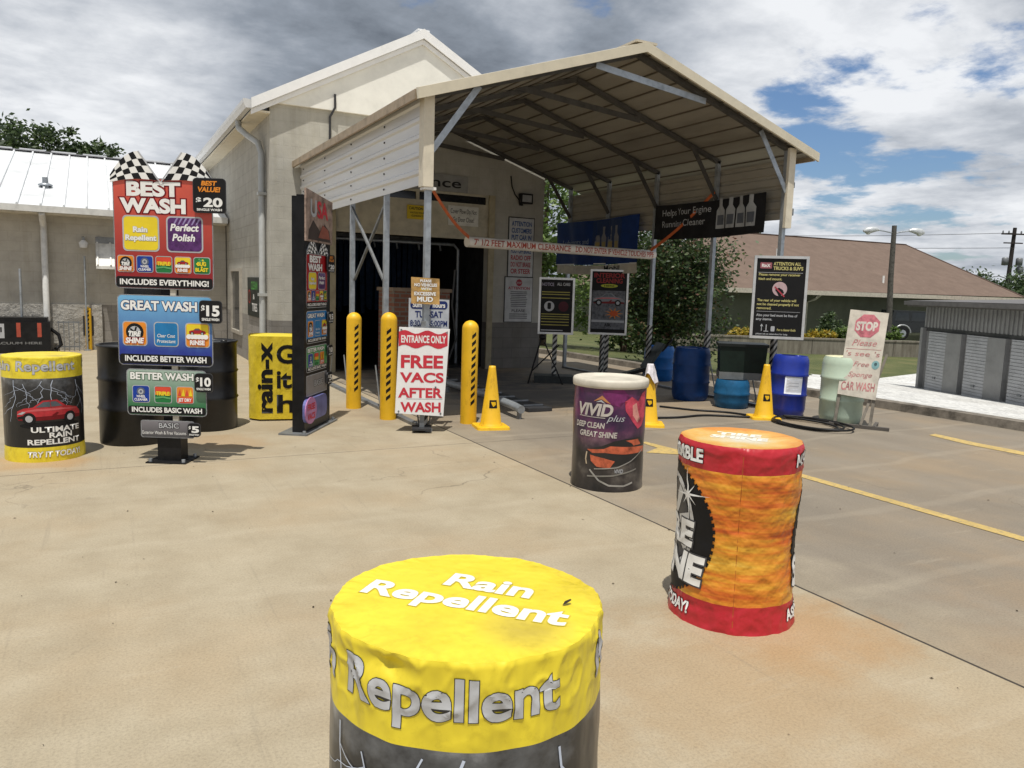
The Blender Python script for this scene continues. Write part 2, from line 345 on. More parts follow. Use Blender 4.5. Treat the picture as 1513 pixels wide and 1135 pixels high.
    def line(s, mp, pts, wd, mat, w=0.0, cut=None):
        for (x0, y0), (x1, y1) in zip(pts, pts[1:]):
            L = math.hypot(x1-x0, y1-y0) or 1e-6; nx, ny = -(y1-y0)/L*wd/2, (x1-x0)/L*wd/2
            s.poly(mp, [(x0+nx, y0+ny), (x0-nx, y0-ny), (x1-nx, y1-ny), (x1+nx, y1+ny)], mat, w, cut)
        return s
    def text(s, mp, t, u0, u1, v, cap, mat, w=0.0, bold=0.02, shear=0.0, cut=None, outline=None, oc=None, rot=None, center=None, step=.0012):
        """fit t between u0 and u1 on baseline v; cap height cap"""
        vs, fs = glyphs(t, bold, shear)
        if not vs: return s
        x0 = min(p[0] for p in vs); x1 = max(p[0] for p in vs); k = cap/capH()
        if center is not None: kx = k; u0 = center - (x1-x0)*k/2
        else: kx = (u1-u0)/max(1e-6, x1-x0)
        tr = lambda p: (u0+(p[0]-x0)*kx, v+p[1]*k)
        if rot:
            c, sn = math.cos(rot[2]), math.sin(rot[2]); tr0 = tr
            tr = lambda p: (rot[0]+tr0(p)[0]*c-tr0(p)[1]*sn, rot[1]+tr0(p)[0]*sn+tr0(p)[1]*c)
        if outline:
            ov, of = glyphs(t, bold+outline, shear); s.flatshape(mp, [tr(p) for p in ov], of, oc, w, cut); w += step
        return s.flatshape(mp, [tr(p) for p in vs], fs, mat, w, cut)
    def build(s, name, parent=None, loc=None, rotz=None, flipy=False):
        if flipy: s.v = [(v[0], -v[1], v[2]) for v in s.v]; s.f = [f[::-1] for f in s.f]
        me = bpy.data.meshes.new(name); me.from_pydata(s.v, [], s.f)
        for m in s.mats: me.materials.append(m)
        me.polygons.foreach_set('material_index', s.m); me.polygons.foreach_set('use_smooth', s.sm); me.update()
        o = bpy.data.objects.new(name, me); sc.collection.objects.link(o)
        if parent: o.parent = parent
        if loc: o.location = loc
        if rotz is not None: o.rotation_euler = (0, 0, rotz)
        return o
def rr_pts(u0, v0, u1, v1, r):
    if r <= 0: return [(u0,v0),(u1,v0),(u1,v1),(u0,v1)]
    P = []
    for cx, cy, a in ((u1-r, v0+r, -90), (u1-r, v1-r, 0), (u0+r, v1-r, 90), (u0+r, v0+r, 180)):
        for k in range(5): t = R_(a+k*22.5); P.append((cx+r*math.cos(t), cy+r*math.sin(t)))
    return P
flat = lambda u, v, w: (u, -w, v)
def flat_at(y0, x0=0, z0=0): return lambda u, v, w: (x0+u, y0-w, z0+v)
def slab(mb, pts, mat, y0, y1, edge=None):
    """closed plate with outline pts (u,v), front at y0 and back at y1"""
    n = len(pts); vs = [(u, y0, v) for u, v in pts] + [(u, y1, v) for u, v in pts]
    mb.add(vs, [tuple(range(n)), tuple(range(n, 2*n))[::-1]], mat)
    mb.add(vs, [(i, n+i, n+(i+1)%n, (i+1)%n) for i in range(n)], edge or mat)
def thing(name, label, cat, loc=(0,0,0), rotz=0.0, group=None):
    o = bpy.data.objects.new(name, None); o.empty_display_size = 0.1; sc.collection.objects.link(o)
    o.location = loc; o.rotation_euler = (0, 0, rotz); return tag(o, label, cat, group)
def tag(o, label, cat, group=None):
    o['label'] = label; o['category'] = cat
    if group: o['group'] = group
    return o
def struct(o, kind='structure'): o['kind'] = kind; return o
def face(x, y): return -math.atan2(x, y)         # rotation that turns local -Y to the viewer's standpoint

# ------------------------------------------------------------------ ground
def zt(x): return -0.085*max(0.0, min(14.0, x-10.15))
def kerbx(y): return 10.25 - 0.045*(y-3)
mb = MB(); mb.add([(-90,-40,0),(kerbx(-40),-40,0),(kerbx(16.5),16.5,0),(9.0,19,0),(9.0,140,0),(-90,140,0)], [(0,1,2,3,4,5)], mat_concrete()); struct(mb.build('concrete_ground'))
GR = mat_grass()
mb = MB()
xs = [8.9, 10.15, 12, 16, 20, 24.15, 60, 400]; ys = [-60, 0, 8, 16.5, 19, 30, 60, 400]
def tx(x, y): return max(x, 9.3) if False else x
V = []
for y in ys:
    for i, x in enumerate(xs):
        xx = (kerbx(min(y, 16.5))+0.08 if y < 17 else 9.05) if i == 0 else max(x, (kerbx(min(y,16.5))+0.1) if y < 17 else 9.1) if i == 1 else x
        V.append((xx, y, zt(xx)-0.012))
nx = len(xs); mb.add(V, [(j*nx+i, j*nx+i+1, (j+1)*nx+i+1, (j+1)*nx+i) for j in range(len(ys)-1) for i in range(nx-1)], GR); struct(mb.build('lawn'))
mb = MB(); B = [(10.3,-60)]
edge = [(10.28,2),(10.15,5.5),(10.0,9.4),(10.15,10.6),(12,11.9),(16,14.6),(19.7,17.1),(24.15,18.2),(60,27)]
low = [(-60)]*len(edge)
V = []; Fc = []
for i, (x, y) in enumerate(edge): V += [(max(x, kerbx(-60)) if False else x, y, zt(x)+0.004), (x if x > 10.3 else 10.3+0.0, -60, zt(x)+0.004)]
xsb = [10.15, 12, 16, 20, 24.15, 60]
def gedge(x):
    P = [(10.15,10.6),(12,11.9),(16,14.6),(19.7,17.1),(24.15,18.2),(60,27)]
    for (a, b), (c, d) in zip(P, P[1:]):
        if a <= x <= c: return b+(d-b)*(x-a)/(c-a)
V = []; cols = []
xx = 10.15
GX = [10.15 + k*0.35 for k in range(40)] + [24.15, 30, 45, 60]
GX = sorted(set(round(x, 3) for x in GX if x <= 60))
for x in GX:
    e = gedge(x) + (rnd.uniform(-0.18, 0.18) if x < 24 else 0)
    V += [(x if x > 10.2 else kerbx(-40)+0.1, -40, zt(x)+0.004), (x if x > 10.2 else kerbx(5)+0.1, 5, zt(x)+0.004), (x if x > 10.2 else kerbx(e)+0.1, e, zt(x)+0.004)]
mb.add(V, [f for i in range(len(GX)-1) for f in ((3*i, 3*i+3, 3*i+4, 3*i+1), (3*i+1, 3*i+4, 3*i+5, 3*i+2))], mat_gravel()); struct(mb.build('gravel_yard'))
# kerb: one long dirty concrete edging
KM = M((0.17, 0.15, 0.125), 0.85, 0, 0.35, 5, 0.4, 30)
mb = MB(); KP = [(kerbx(-30), -30)] + [(kerbx(y), y) for y in range(-20, 17, 2)] + [(9.4, 17.0), (9.05, 19.0), (9.05, 60)]
V = []
for x, y in KP: V += [(x-0.02, y, 0.0), (x, y, 0.11), (x+0.15, y, 0.12), (x+0.17, y, -0.1)]
mb.add(V, [(4*i+k, 4*i+4+k, 4*i+5+k, 4*i+1+k) for i in range(len(KP)-1) for k in range(3)], KM); struct(mb.build('kerb'))
# painted lines
def worn_paint():
    m, nt, b = newmat('worn yellow paint'); n = noise_tex(nt, 22, 8, .75); g = noise_tex(nt, 3, 5)
    c = ramp(nt, g, [(.3, (.42, .30, .10)), (.7, (.54, .385, .13))]); c = mixc(nt, ramp(nt, n, [(.50, (0, 0, 0)), (.64, (.8, .8, .8))]), c, (.22, .18, .125)); nt.links.new(c, b.inputs['Base Color']); b.inputs['Roughness'].default_value = .8; return m
PY_ = worn_paint(); mb = MB()
mb.add([(5.40,-6,.004),(5.51,-6,.004),(5.51,5.0,.004),(5.40,5.0,.004)], [(0,1,2,3)], PY_); struct(mb.build('yellow_lane_line'))
mb = MB(); mb.add([(4.72,6.05,.004),(4.98,5.86,.004),(5.13,6.0,.004),(5.06,6.5,.004),(4.98,6.5,.004),(4.98,6.2,.004)], [(0,1,2,3,4,5)], PY_); struct(mb.build('yellow_arrow_marking'))
mb = MB(); mb.add([(8.52,2.5,.004),(8.72,2.5,.004),(8.70,5.2,.004),(8.78,5.75,.004),(8.62,5.72,.004),(8.50,5.2,.004)], [(0,1,2,3,4,5)], PY_); struct(mb.build('yellow_edge_marking'))
# ------------------------------------------------------------------ main building
BX0, BX1, BY, BYR = 2.54, 7.78, 13.6, 27.0
def main_building():
    t = thing('wash_building', 'cream gabled wash building with dark tunnel entrance behind the carport', 'building', (5.16, BY, 0))
    ox, oy = 5.16, BY
    stucco = mat_block('x', ((0.45, 0.438, 0.397), (0.435, 0.423, 0.385)), 0.4, 0.2, 0.006, (0.415, 0.403, 0.365)); low = mat_block('x', ((0.20, 0.19, 0.18), (0.185, 0.175, 0.165)), 0.4, 0.2, 0.008)
    sidew = mat_block('y', ((0.40, 0.388, 0.350), (0.385, 0.373, 0.337)), 0.4, 0.2, 0.010, (0.345, 0.333, 0.30)); sidel = mat_block('y', ((0.27, 0.255, 0.24), (0.25, 0.24, 0.225)), 0.4, 0.2, 0.008)
    L, Rr = BX0-ox, BX1-ox; d0, d1 = 3.62-ox, 6.60-ox; th = 0.22
    mb = MB()
    mb.box((L, 0, 0.9), (d0, th, 3.3), stucco); mb.box((d1, 0, 0.9), (Rr, th, 3.3), stucco); mb.box((L, 0, 3.3), (Rr, th, 4.5), stucco)
    mb.box((L, 0, 0), (d0, th, 0.9), low); mb.box((d1, 0, 0), (Rr, th, 0.9), low)
    mb.build('front_wall', t)
    mb = MB(); mb.box((L, th, 0.9), (L+th, BYR-oy, 4.4), sidew); mb.box((L, th, 0), (L+th, BYR-oy, 0.9), sidel); mb.box((Rr-th, th, 0), (Rr, BYR-oy, 4.4), sidew); mb.box((L+th, BYR-oy-th, 0), (Rr-th, BYR-oy, 4.4), stucco)
    mb.build('side_wall', t)
    # dark tunnel
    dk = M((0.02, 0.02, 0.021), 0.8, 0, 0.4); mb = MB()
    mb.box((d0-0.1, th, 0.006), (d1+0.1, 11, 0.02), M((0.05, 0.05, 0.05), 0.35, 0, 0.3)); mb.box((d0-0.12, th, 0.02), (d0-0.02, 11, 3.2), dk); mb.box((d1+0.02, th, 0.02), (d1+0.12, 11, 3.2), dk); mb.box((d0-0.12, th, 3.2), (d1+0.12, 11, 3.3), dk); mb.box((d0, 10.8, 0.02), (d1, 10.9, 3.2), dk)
    mb.build('tunnel_interior', t)
    # header panel of raised door with two dark transom lights
    hd = M((0.50, 0.46, 0.36), 0.6, 0, 0.12); mb = MB()
    mb.box((d0, 0.04, 2.52), (d1, 0.12, 3.12), hd); mb.box((d0, 0.04, 3.26), (d1, 0.12, 3.3), hd)
    for a, b_ in ((d0, d0+0.06), (-0.03, 0.03), (d1-0.06, d1)): mb.box((a, 0.04, 3.12), (b_, 0.12, 3.26), hd)
    mb.box((d0, 0.02, 2.46), (d1, 0.14, 2.52), hd)
    hdr = mb.build('entrance_header', t)
    mb = MB(); mb.box((d0+0.06, 0.07, 3.12), (-0.03, 0.09, 3.26), M((0.01, 0.012, 0.015), 0.1)); mb.box((0.03, 0.07, 3.12), (d1-0.06, 0.09, 3.26), M((0.01, 0.012, 0.015), 0.1)); mb.build('transom_glass', hdr)
    mb = MB(); mb.box((d1-0.02, -0.03, 0), (d1+0.10, 0.0, 3.3), M((0.40, 0.35, 0.24), 0.6)); mb.build('door_jamb', t); mb = MB(); mb.box((d0-0.10, -0.03, 0), (d0+0.02, 0.0, 3.3), M((0.40, 0.35, 0.24), 0.6)); mb.build('door_jamb', t)
    # gable siding
    rz, ez, hw = 5.86, 4.50, 2.62
    mb = MB(); sid = M((0.80, 0.79, 0.735), 0.5, 0, 0.06, 3); pts = [(-2.62, 4.46), (2.62, 4.46), (2.62, 4.50), (0, 5.84), (-2.62, 4.50)]
    slab(mb, pts, sid, -0.06, 0.1)
    mb.add([(x, -0.062, z) for x, z in []], [], sid); mb.build('gable_siding', t)
    # roof, white standing seam metal with fascia and soffit
    wm = M((0.80, 0.81, 0.82), 0.35, 0.1, 0.04); sf = M((0.72, 0.66, 0.53), 0.5, 0, 0.05); fa = M((0.84, 0.84, 0.84), 0.45, 0, 0.03)
    yF, yB = 13.48-oy, BYR+0.4-oy; ex, eez, rg = 2.93, 4.44, 6.0
    mb = MB()
    for sgn in (-1, 1):
        A, C = (sgn*ex, eez), (0, rg)
        vs = [(A[0],yF,A[1]),(C[0],yF,C[1]),(C[0],yB,C[1]),(A[0],yB,A[1]),(A[0],yF,A[1]-.05),(C[0],yF,C[1]-.05),(C[0],yB,C[1]-.05),(A[0],yB,A[1]-.05)]
        mb.add(vs, [(0,1,2,3),(7,6,5,4),(0,4,5,1),(3,2,6,7),(0,3,7,4)], wm)
        for k in range(22):
            y = yF+0.3+k*0.62; mb.bar((A[0], y, A[1]+.015), (C[0], y, C[1]+.015), 0.03, 0.03, wm)
    mb.bar((0, yF, rg+.01), (0, yB, rg+.01), 0.22, 0.03, wm); rf = mb.build('roof', t)
    mb = MB()
    for sgn in (-1, 1):
        for (dz0, dz1, yy, mm) in ((0.03, -0.13, yF-0.03, fa), (-0.13, -0.22, yF+0.02, fa)):
            mb.add([(sgn*ex, yy, eez+dz0), (0, yy, rg+dz0), (0, yy, rg+dz1), (sgn*ex, yy, eez+dz1), (sgn*ex, yy+.03, eez+dz0), (0, yy+.03, rg+dz0), (0, yy+.03, rg+dz1), (sgn*ex, yy+.03, eez+dz1)], [(0,1,2,3),(7,6,5,4),(0,4,5,1),(3,2,6,7)], mm)
    mb.build('fascia', rf)
    mb = MB()
    for sgn in (-1, 1):
        mb.add([(sgn*ex, yF+.05, eez-.20), (0, yF+.05, rg-.20), (0, 0.0, rg-.20), (sgn*ex, 0.0, eez-.20)], [(0,1,2,3)], sf)
        a, b_ = sorted((sgn*2.62, sgn*(ex-.02))); mb.box((a, yF+0.06, eez-0.16), (b_, yB, eez-0.13), sf)
    mb.build('soffit', rf)
    mb = MB(); g = M((0.66, 0.66, 0.65), 0.4, 0.1, 0.05)
    for sgn in (-1, 1):
        x = sgn*(ex+0.05); P = [(x-sgn*.05, 0), (x-sgn*.05, -.13), (x+sgn*.03, -.13), (x+sgn*.07, -.05), (x+sgn*.07, 0.01), (x+sgn*.05, 0.01)]
        vs = [(p[0], yF-0.02, eez+p[1]) for p in P] + [(p[0], yB, eez+p[1]) for p in P]; n = len(P)
        mb.add(vs, [tuple(range(n)), tuple(range(n, 2*n))[::-1]] + [(i, (i+1)%n, n+(i+1)%n, n+i) for i in range(n)], g)
    gt = mb.build('gutter', rf)
    mb = MB(); x = -2.62; dpm = M((0.42, 0.43, 0.42), 0.45, 0.2, 0.08)
    mb.tube([(-ex-.02, 1.05, eez-.12), (-ex-.02, 1.02, eez-.26), (-ex+.1, 0.85, eez-.40), (x-.10, 0.50, eez-.56), (x-.07, 0.36, eez-.75), (x-.07, 0.36, 0.12)], 0.055, dpm, 10)
    for z in (3.0, 1.3): mb.box((x-.14, .29, z), (x, .43, z+.05), dpm)
    mb.build('downspout', t)
    # window in the side wall
    mb = MB(); fm = M((0.40, 0.37, 0.32), 0.5)
    for a, b_, z0, z1 in ((3.0, 3.06, .45, 1.8), (4.2, 4.26, .45, 1.8), (3.06, 4.2, .45, .52), (3.06, 4.2, 1.74, 1.8)): mb.box((L-.05, a, z0), (L, b_, z1), fm)
    w = mb.build('window', t); mb = MB(); mb.box((L-.012, 3.06, .52), (L-.002, 4.2, 1.74), M((0.03, 0.035, 0.04), 0.08)); mb.build('pane', w)
    # conduit on the gable, wall flood lamp with cable
    mb = MB(); mb.tube([(3.53-ox, -.03, 3.6), (3.53-ox, -.03, 4.35), (3.60-ox, -.09, 4.50), (3.60-ox, -.09, 4.72)], 0.02, DARKMET, 8); mb.build('conduit', t)
    mb = MB(); mb.tube([(7.02-ox, -.02, 3.7), (7.05-ox, -.02, 3.5), (7.12-ox, -.02, 3.36), (7.2-ox, -.03, 3.27)], 0.012, BLACK, 6); mb.build('cable', t)
    mb = MB(); mb.box((7.18-ox, -.16, 3.19), (7.44-ox, -.06, 3.38), BLACK); mb.box((7.22-ox, -.06, 3.16), (7.28-ox, 0, 3.24), BLACK); mb.rect(flat_at(-.16, -ox), 7.21, 3.22, 7.41, 3.35, M((0.35, 0.36, 0.37), 0.2), 0.003); mb.build('flood_lamp', t)
    return t
main_building()
def wall_signs():
    # Entrance name board
    b = MB(); x0, x1 = 4.35, 6.12; slab(b, [(0,0),(x1-x0,0),(x1-x0,.30),(0,.30)], M((0.30, 0.30, 0.29), 0.6), -.03, -.004)
    b.text(flat_at(-.03), 'Entrance', .10, x1-x0-.14, .075, .165, INK, .002, .012)
    tag(b.build('name_board', None, (x0, BY, 3.30)), 'grey entrance name board with black letters high on the gable wall', 'sign')
    b = MB(); slab(b, [(0,0),(.37,0),(.37,.25),(0,.25)], M((0.62, 0.45, 0.03), 0.6), -.012, -.002)
    b.text(flat_at(-.012), 'CAUTION', .03, .30, .17, .045, INK, .002, .03); b.text(flat_at(-.012), 'WATCH YOUR', .05, .33, .10, .03, INK, .002); b.text(flat_at(-.012), 'CLEARANCE', .08, .31, .045, .03, INK, .002)
    tag(b.build('caution_sticker', None, (4.95, BY+.025, 2.76)), 'small yellow caution sticker on the cream door header', 'sign')
    b = MB(); slab(b, [(0,0),(.62,0),(.62,.36),(0,.36)], M((0.66, 0.65, 0.60), 0.6), -.012, -.002)
    b.text(flat_at(-.012), 'Cover Plow Do Not', .05, .58, .22, .085, INK, .002, .0); b.text(flat_at(-.012), 'Go Door Close!', .10, .53, .07, .085, INK, .002, .0)
    tag(b.build('door_notice', None, (5.75, BY+.025, 2.70)), 'white notice with two black lines on the cream door header', 'sign')
    BL = M((0.04, 0.10, 0.30), 0.6); RD = M((0.42, 0.07, 0.09), 0.6); bg = M((0.56, 0.57, 0.58), 0.6)
    b = MB(); slab(b, [(0,0),(.54,0),(.54,1.12),(0,1.12)], bg, -.02, -.002); slab(b, [(-.02,-.02),(.56,-.02),(.56,1.14),(-.02,1.14)], DARKMET, -.012, -.001)
    for s_, z, m_ in (('ATTENTION', .97, BL), ('CUSTOMERS', .84, BL), ('PUT CAR IN', .71, BL), ('NEUTRAL', .58, BL), ('FOOT OFF BRAKE', .45, BL), ('RADIO OFF', .32, RD), ('DO NOT BRAKE', .19, RD), ('OR STEER', .06, RD)):
        b.text(flat_at(-.02), s_, .05, .49, z, .085, m_, .002, .03)
    tag(b.build('instruction_board', None, (7.02, BY, 1.80)), 'upper white wall board of bold blue and red instruction lines beside the tunnel', 'sign')
    b = MB(); slab(b, [(0,0),(.60,0),(.60,.86),(0,.86)], bg, -.02, -.002); slab(b, [(-.015,-.015),(.615,-.015),(.615,.875),(-.015,.875)], DARKMET, -.012, -.001)
    b.disc(flat_at(-.02), .30, .76, .07, .07, RD, .002, n=8); b.text(flat_at(-.02), 'STOP', .25, .35, .74, .035, bg, .004)
    b.text(flat_at(-.02), 'ATTENTION', .06, .54, .63, .05, RD, .002, .03)
    for k in range(9): z = .575-k*.035; a = .10+.04*rnd.random(); b.rect(flat_at(-.02), a, z, .58-a+.02, z+.016, M((0.16, 0.16, 0.17), 0.6), .002)
    b.text(flat_at(-.02), 'PLEASE', .15, .45, .19, .05, M((0.16, 0.16, 0.17), 0.6), .002, .03)
    for k in range(3): b.rect(flat_at(-.02), .10, .14-k*.04, .50, .158-k*.04, M((0.16, 0.16, 0.17), 0.6), .002)
    tag(b.build('rules_board', None, (6.97, BY, .92)), 'lower white wall board with small red stop octagon above dense black text', 'sign')
    b = MB(); mp = lambda u, v, w: (-.03-w, -u, v)     # on the side wall, facing left
    n = [(0,0),(1.15,0),(1.15,.72),(0,.72)]
    b.add([(-.03,-u,v) for u,v in n]+[(-.002,-u,v) for u,v in n], [(0,1,2,3),(7,6,5,4),(0,4,5,1),(1,5,6,2),(2,6,7,3),(3,7,4,0)], M((0.03, 0.035, 0.03), 0.5))
    b.text(mp, 'CLEAN', .42, 1.08, .50, .14, M((0.10, 0.35, 0.08), 0.5), .003, .02); b.text(mp, '&', .62, .78, .32, .09, PRINTW, .003); b.text(mp, 'TIRES', .5, 1.05, .10, .14, PRINTW, .003, .02)
    b.disc(mp, .22, .36, .13, .13, M((0.40, 0.05, 0.04), 0.5), .003); b.disc(mp, .22, .36, .10, .10, M((0.03, 0.035, 0.03), 0.5), .005)
    tag(b.build('side_wall_sign', None, (BX0, 15.75, .90)), 'black sign with green and white lettering on the shaded side wall by the window', 'sign')
wall_signs()
def tunnel_contents():
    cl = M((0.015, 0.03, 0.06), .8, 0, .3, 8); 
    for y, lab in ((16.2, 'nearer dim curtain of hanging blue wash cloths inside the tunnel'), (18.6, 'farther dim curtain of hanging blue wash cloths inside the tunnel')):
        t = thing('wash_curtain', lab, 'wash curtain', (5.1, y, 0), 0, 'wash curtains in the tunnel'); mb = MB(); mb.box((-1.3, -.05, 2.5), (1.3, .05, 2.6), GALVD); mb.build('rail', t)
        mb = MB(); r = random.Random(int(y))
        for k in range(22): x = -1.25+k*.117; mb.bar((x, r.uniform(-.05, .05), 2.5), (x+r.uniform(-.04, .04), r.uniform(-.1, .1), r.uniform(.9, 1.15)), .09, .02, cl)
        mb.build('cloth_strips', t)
    t = thing('spray_arch', 'dim galvanised spray arch just inside the tunnel mouth', 'spray arch', (5.1, 14.6, 0)); mb = MB(); mb.tube([(-1.3,0,0),(-1.3,0,2.3),(-1.2,0,2.4),(1.2,0,2.4),(1.3,0,2.3),(1.3,0,0)], .035, GALV, 8); mb.build('pipe', t)
    mb = MB(); mb.tube([(1.22,-.05,1.9),(1.15,-.1,1.2),(1.25,-.1,.5),(1.1,-.1,.1)], .02, M((0.2,0.2,0.2),.6), 6); mb.build('hose', t)
    for k in range(5): mb = MB(); mb.tube([(-.9+k*.45, 0, 2.38), (-.9+k*.45, -.05, 2.26)], .018, GALV, 6); mb.build('nozzle', t)
tunnel_contents()
def brick_booth():
    t = thing('brick_booth', 'low red brick booth just inside the dark tunnel mouth', 'booth', (4.3, 12.4, 0))
    rb = mat_block('x', ((0.26, 0.10, 0.06), (0.20, 0.075, 0.05)), 0.21, 0.075, 0.012, (0.20, 0.17, 0.14)); rs = mat_block('y', ((0.26, 0.10, 0.06), (0.20, 0.075, 0.05)), 0.21, 0.075, 0.012, (0.20, 0.17, 0.14))
    mb = MB(); mb.box((0, 0, 0), (1.0, .12, 1.46), rb); mb.box((0, .12, 0), (.12, .8, 1.46), rs); mb.box((.88, .12, 0), (1.0, .8, 1.46), rs); mb.build('wall', t)
    mb = MB(); mb.box((-.03, -.03, 1.46), (1.03, .83, 1.52), M((0.25, 0.19, 0.14), 0.8)); mb.build('coping', t)
brick_booth()

# ------------------------------------------------------------------ left wing building
def wing():
    t = thing('wing_building', 'long grey block building with white ribbed metal roof at the left', 'building', (0, 18.7, 0))
    up = mat_block('x', ((0.42, 0.40, 0.36), (0.405, 0.385, 0.35)), 0.4, 0.2, 0.008, (0.38, 0.36, 0.32)); pl = mat_block('x', ((0.24, 0.225, 0.205), (0.225, 0.21, 0.195)), 0.4, 0.2, 0.008)
    mb = MB(); mb.box((-22, 0, .95), (2.52, .2, 2.95), up); mb.box((.02, 0, 0), (2.52, .2, .95), pl)
    mb.box((-22, .2, 0), (-21.8, 8, 2.95), up); mb.build('wall', t)
    m, nt, b = newmat('split face stone'); n = noise_tex(nt, 9, 8, 0.7); nt.links.new(ramp(nt, n, [(0.3, (0.22, 0.21, 0.19)), (0.6, (0.46, 0.44, 0.40))]), b.inputs['Base Color']); b.inputs['Roughness'].default_value = .9; bump(nt, b, n, 1.0, 0.06)
    mb = MB(); mb.box((-22, -.07, 0), (.02, .2, .95), m); mb.build('stone_base', t)
    wm = M((0.70, 0.715, 0.73), 0.4, 0.1, 0.10, 1.5); yF, yR, ze, zr = -.4, 5.0, 2.90, 4.62; mb = MB()
    mb.add([(-22.3,yF,ze),(2.5,yF,ze),(2.5,yR,zr),(-22.3,yR,zr),(-22.3,yF,ze-.06),(2.5,yF,ze-.06),(2.5,yR,zr-.06),(-22.3,yR,zr-.06)], [(0,1,2,3),(7,6,5,4),(0,4,5,1)], wm)
    mb.add([(-22.3,yR,zr),(2.5,yR,zr),(2.5,2*yR-yF,ze),(-22.3,2*yR-yF,ze)], [(0,1,2,3)], wm)
    x = -22.2
    while x < 2.5: mb.bar((x, yF, ze+.02), (x, yR, zr+.02), .035, .045, wm); x += .4
    x = -22
    while x < 2.5: mb.bar((x, yR, zr+.035), (x+.55, yR, zr+.035), .16, .05, wm); x += .7
    mb.bar((-22.3, yR, zr+.01), (2.5, yR, zr+.01), .3, .02, M((0.25, 0.25, 0.26), 0.5)); r = mb.build('roof', t)
    mb = MB(); mb.tube([(-.98, 1.2, 3.3), (-.98, 1.2, 3.62)], .06, GALV, 10); mb.lathe([(.14, 0), (.14, .03), (.07, .06)], GALV, 12, (-.98, 1.2, 3.44)); mb.build('vent_pipe', r)
    mb = MB(); mb.box((-22.3, yF-.12, ze-.13), (2.5, yF-.01, ze-.005), M((0.62, 0.62, 0.60), 0.4)); mb.build('gutter', r)
    mb = MB(); mb.box((-22, yF, ze-.16), (2.5, .0, ze-.13), M((0.55, 0.52, 0.45), 0.6)); mb.build('soffit', r)
    mb = MB(); mb.tube([(-.98, -.45, 2.76), (-.98, -.3, 2.62), (-.98, -.06, 2.52), (-.98, -.12, 2.4), (-.98, -.12, .12)], .06, M((0.62, 0.62, 0.61), 0.45), 10); mb.build('downspout', t)
    mb = MB(); mb.tube([(-.28, -.06, 2.2), (-.28, -.14, 2.34)], .03, GALV, 8); mb.lathe([(.07, 0), (.09, .1), (.03, .16)], M((0.6, 0.6, 0.6), 0.4), 12, (-.28, -.16, 2.12)); mb.build('wall_lamp', t)
    mb = MB(); mb.box((-.34, -.07, 0.30), (-.14, -.072+.001, .72), DARKMET); mb.build('electric_panel', t)
    # white ribbed awning over a dark window
    mb = MB(); mb.add([(-.06,0,2.24),(2.0,0,2.24),(2.0,-.42,1.76),(-.06,-.42,1.76),(-.06,0,2.20),(2.0,0,2.20),(2.0,-.42,1.70),(-.06,-.42,1.70)], [(0,1,2,3),(7,6,5,4),(3,2,6,7),(0,3,7,4)], WHITE)
    for k in range(9): mb.bar((-.03+k*.24, -.005, 2.26), (-.03+k*.24, -.425, 1.78), .03, .02, WHITE)
    a = mb.build('awning', t); mb = MB(); mb.box((-.06, -.02, 2.24), (2.0, .0, 2.36), GALVD); mb.build('bracket', a)
    mb = MB(); mb.box((.45, -.03, .98), (1.5, -.002, 1.75), DARKMET); mb.box((.5, -.034, 1.03), (.95, -.03, 1.7), M((0.02, 0.022, 0.025), 0.1)); mb.box((1.0, -.034, 1.03), (1.45, -.03, 1.7), M((0.02, 0.022, 0.025), 0.1)); mb.build('window', t)
wing()
def vacuum_cabinet():
    t = thing('vacuum_cabinet', 'black vacuum cabinet with price cards standing by the left wing wall', 'cabinet', (-1.45, 18.25, 0))
    mb = MB(); mb.box((-.55, -.3, 0), (.55, .25, .62), BLACK); mb.box((-.5, -.26, .62), (.5, .22, .70), BLACK); mb.build('body', t)
    mb = MB(); f = flat_at(-.3)
    mb.rect(f, -.45, .30, -.22, .58, GREYTXT, .004); mb.text(f, '$1', -.42, -.26, .42, .09, INK, .006)
    mb.rect(f, -.02, .32, .05, .6, M((0.4, 0.08, 0.05), 0.5), .004); mb.rect(f, .33, .32, .40, .6, M((0.4, 0.08, 0.05), 0.5), .004)
    mb.text(f, 'VACUUM HERE', -.45, .40, .18, .045, M((0.2,0.2,0.2),.5), .004, .02); mb.build('price_card', t)
    mb = MB(); mb.tube([(.05, .1, .7), (.05, .1, 1.65)], .025, GALV, 8); mb.build('pole', t)
    mb = MB(); mb.tube([(.5, 0, .5), (.68, -.05, .35), (.72, -.05, .15), (.62, -.1, .06)], .035, BLACK, 8); mb.build('hose', t)
vacuum_cabinet()
t = thing('air_post', 'thin grey pole standing behind the far yellow bollard', 'pole', (-.27, 18.5, 0)); mb = MB(); mb.tube([(0,0,0),(0,0,1.95)], .02, GALV, 8); mb.build('shaft', t); mb = MB(); mb.lathe([(.07,0),(.07,.02)], GALV, 12); mb.build('foot_plate', t)
mb = MB()
for k in range(5): mb.box((-.36+k*.09, 0, 0), (-.345+k*.09, .015, .62), GALVD)
for z in (.08, .58): mb.box((-.38, .004, z), (.03, .011, z+.03), GALVD)
tag(mb.build('metal_rack', None, (-.42, 18.35, 0)), 'small grey barred rack beside the far yellow bollard', 'rack')

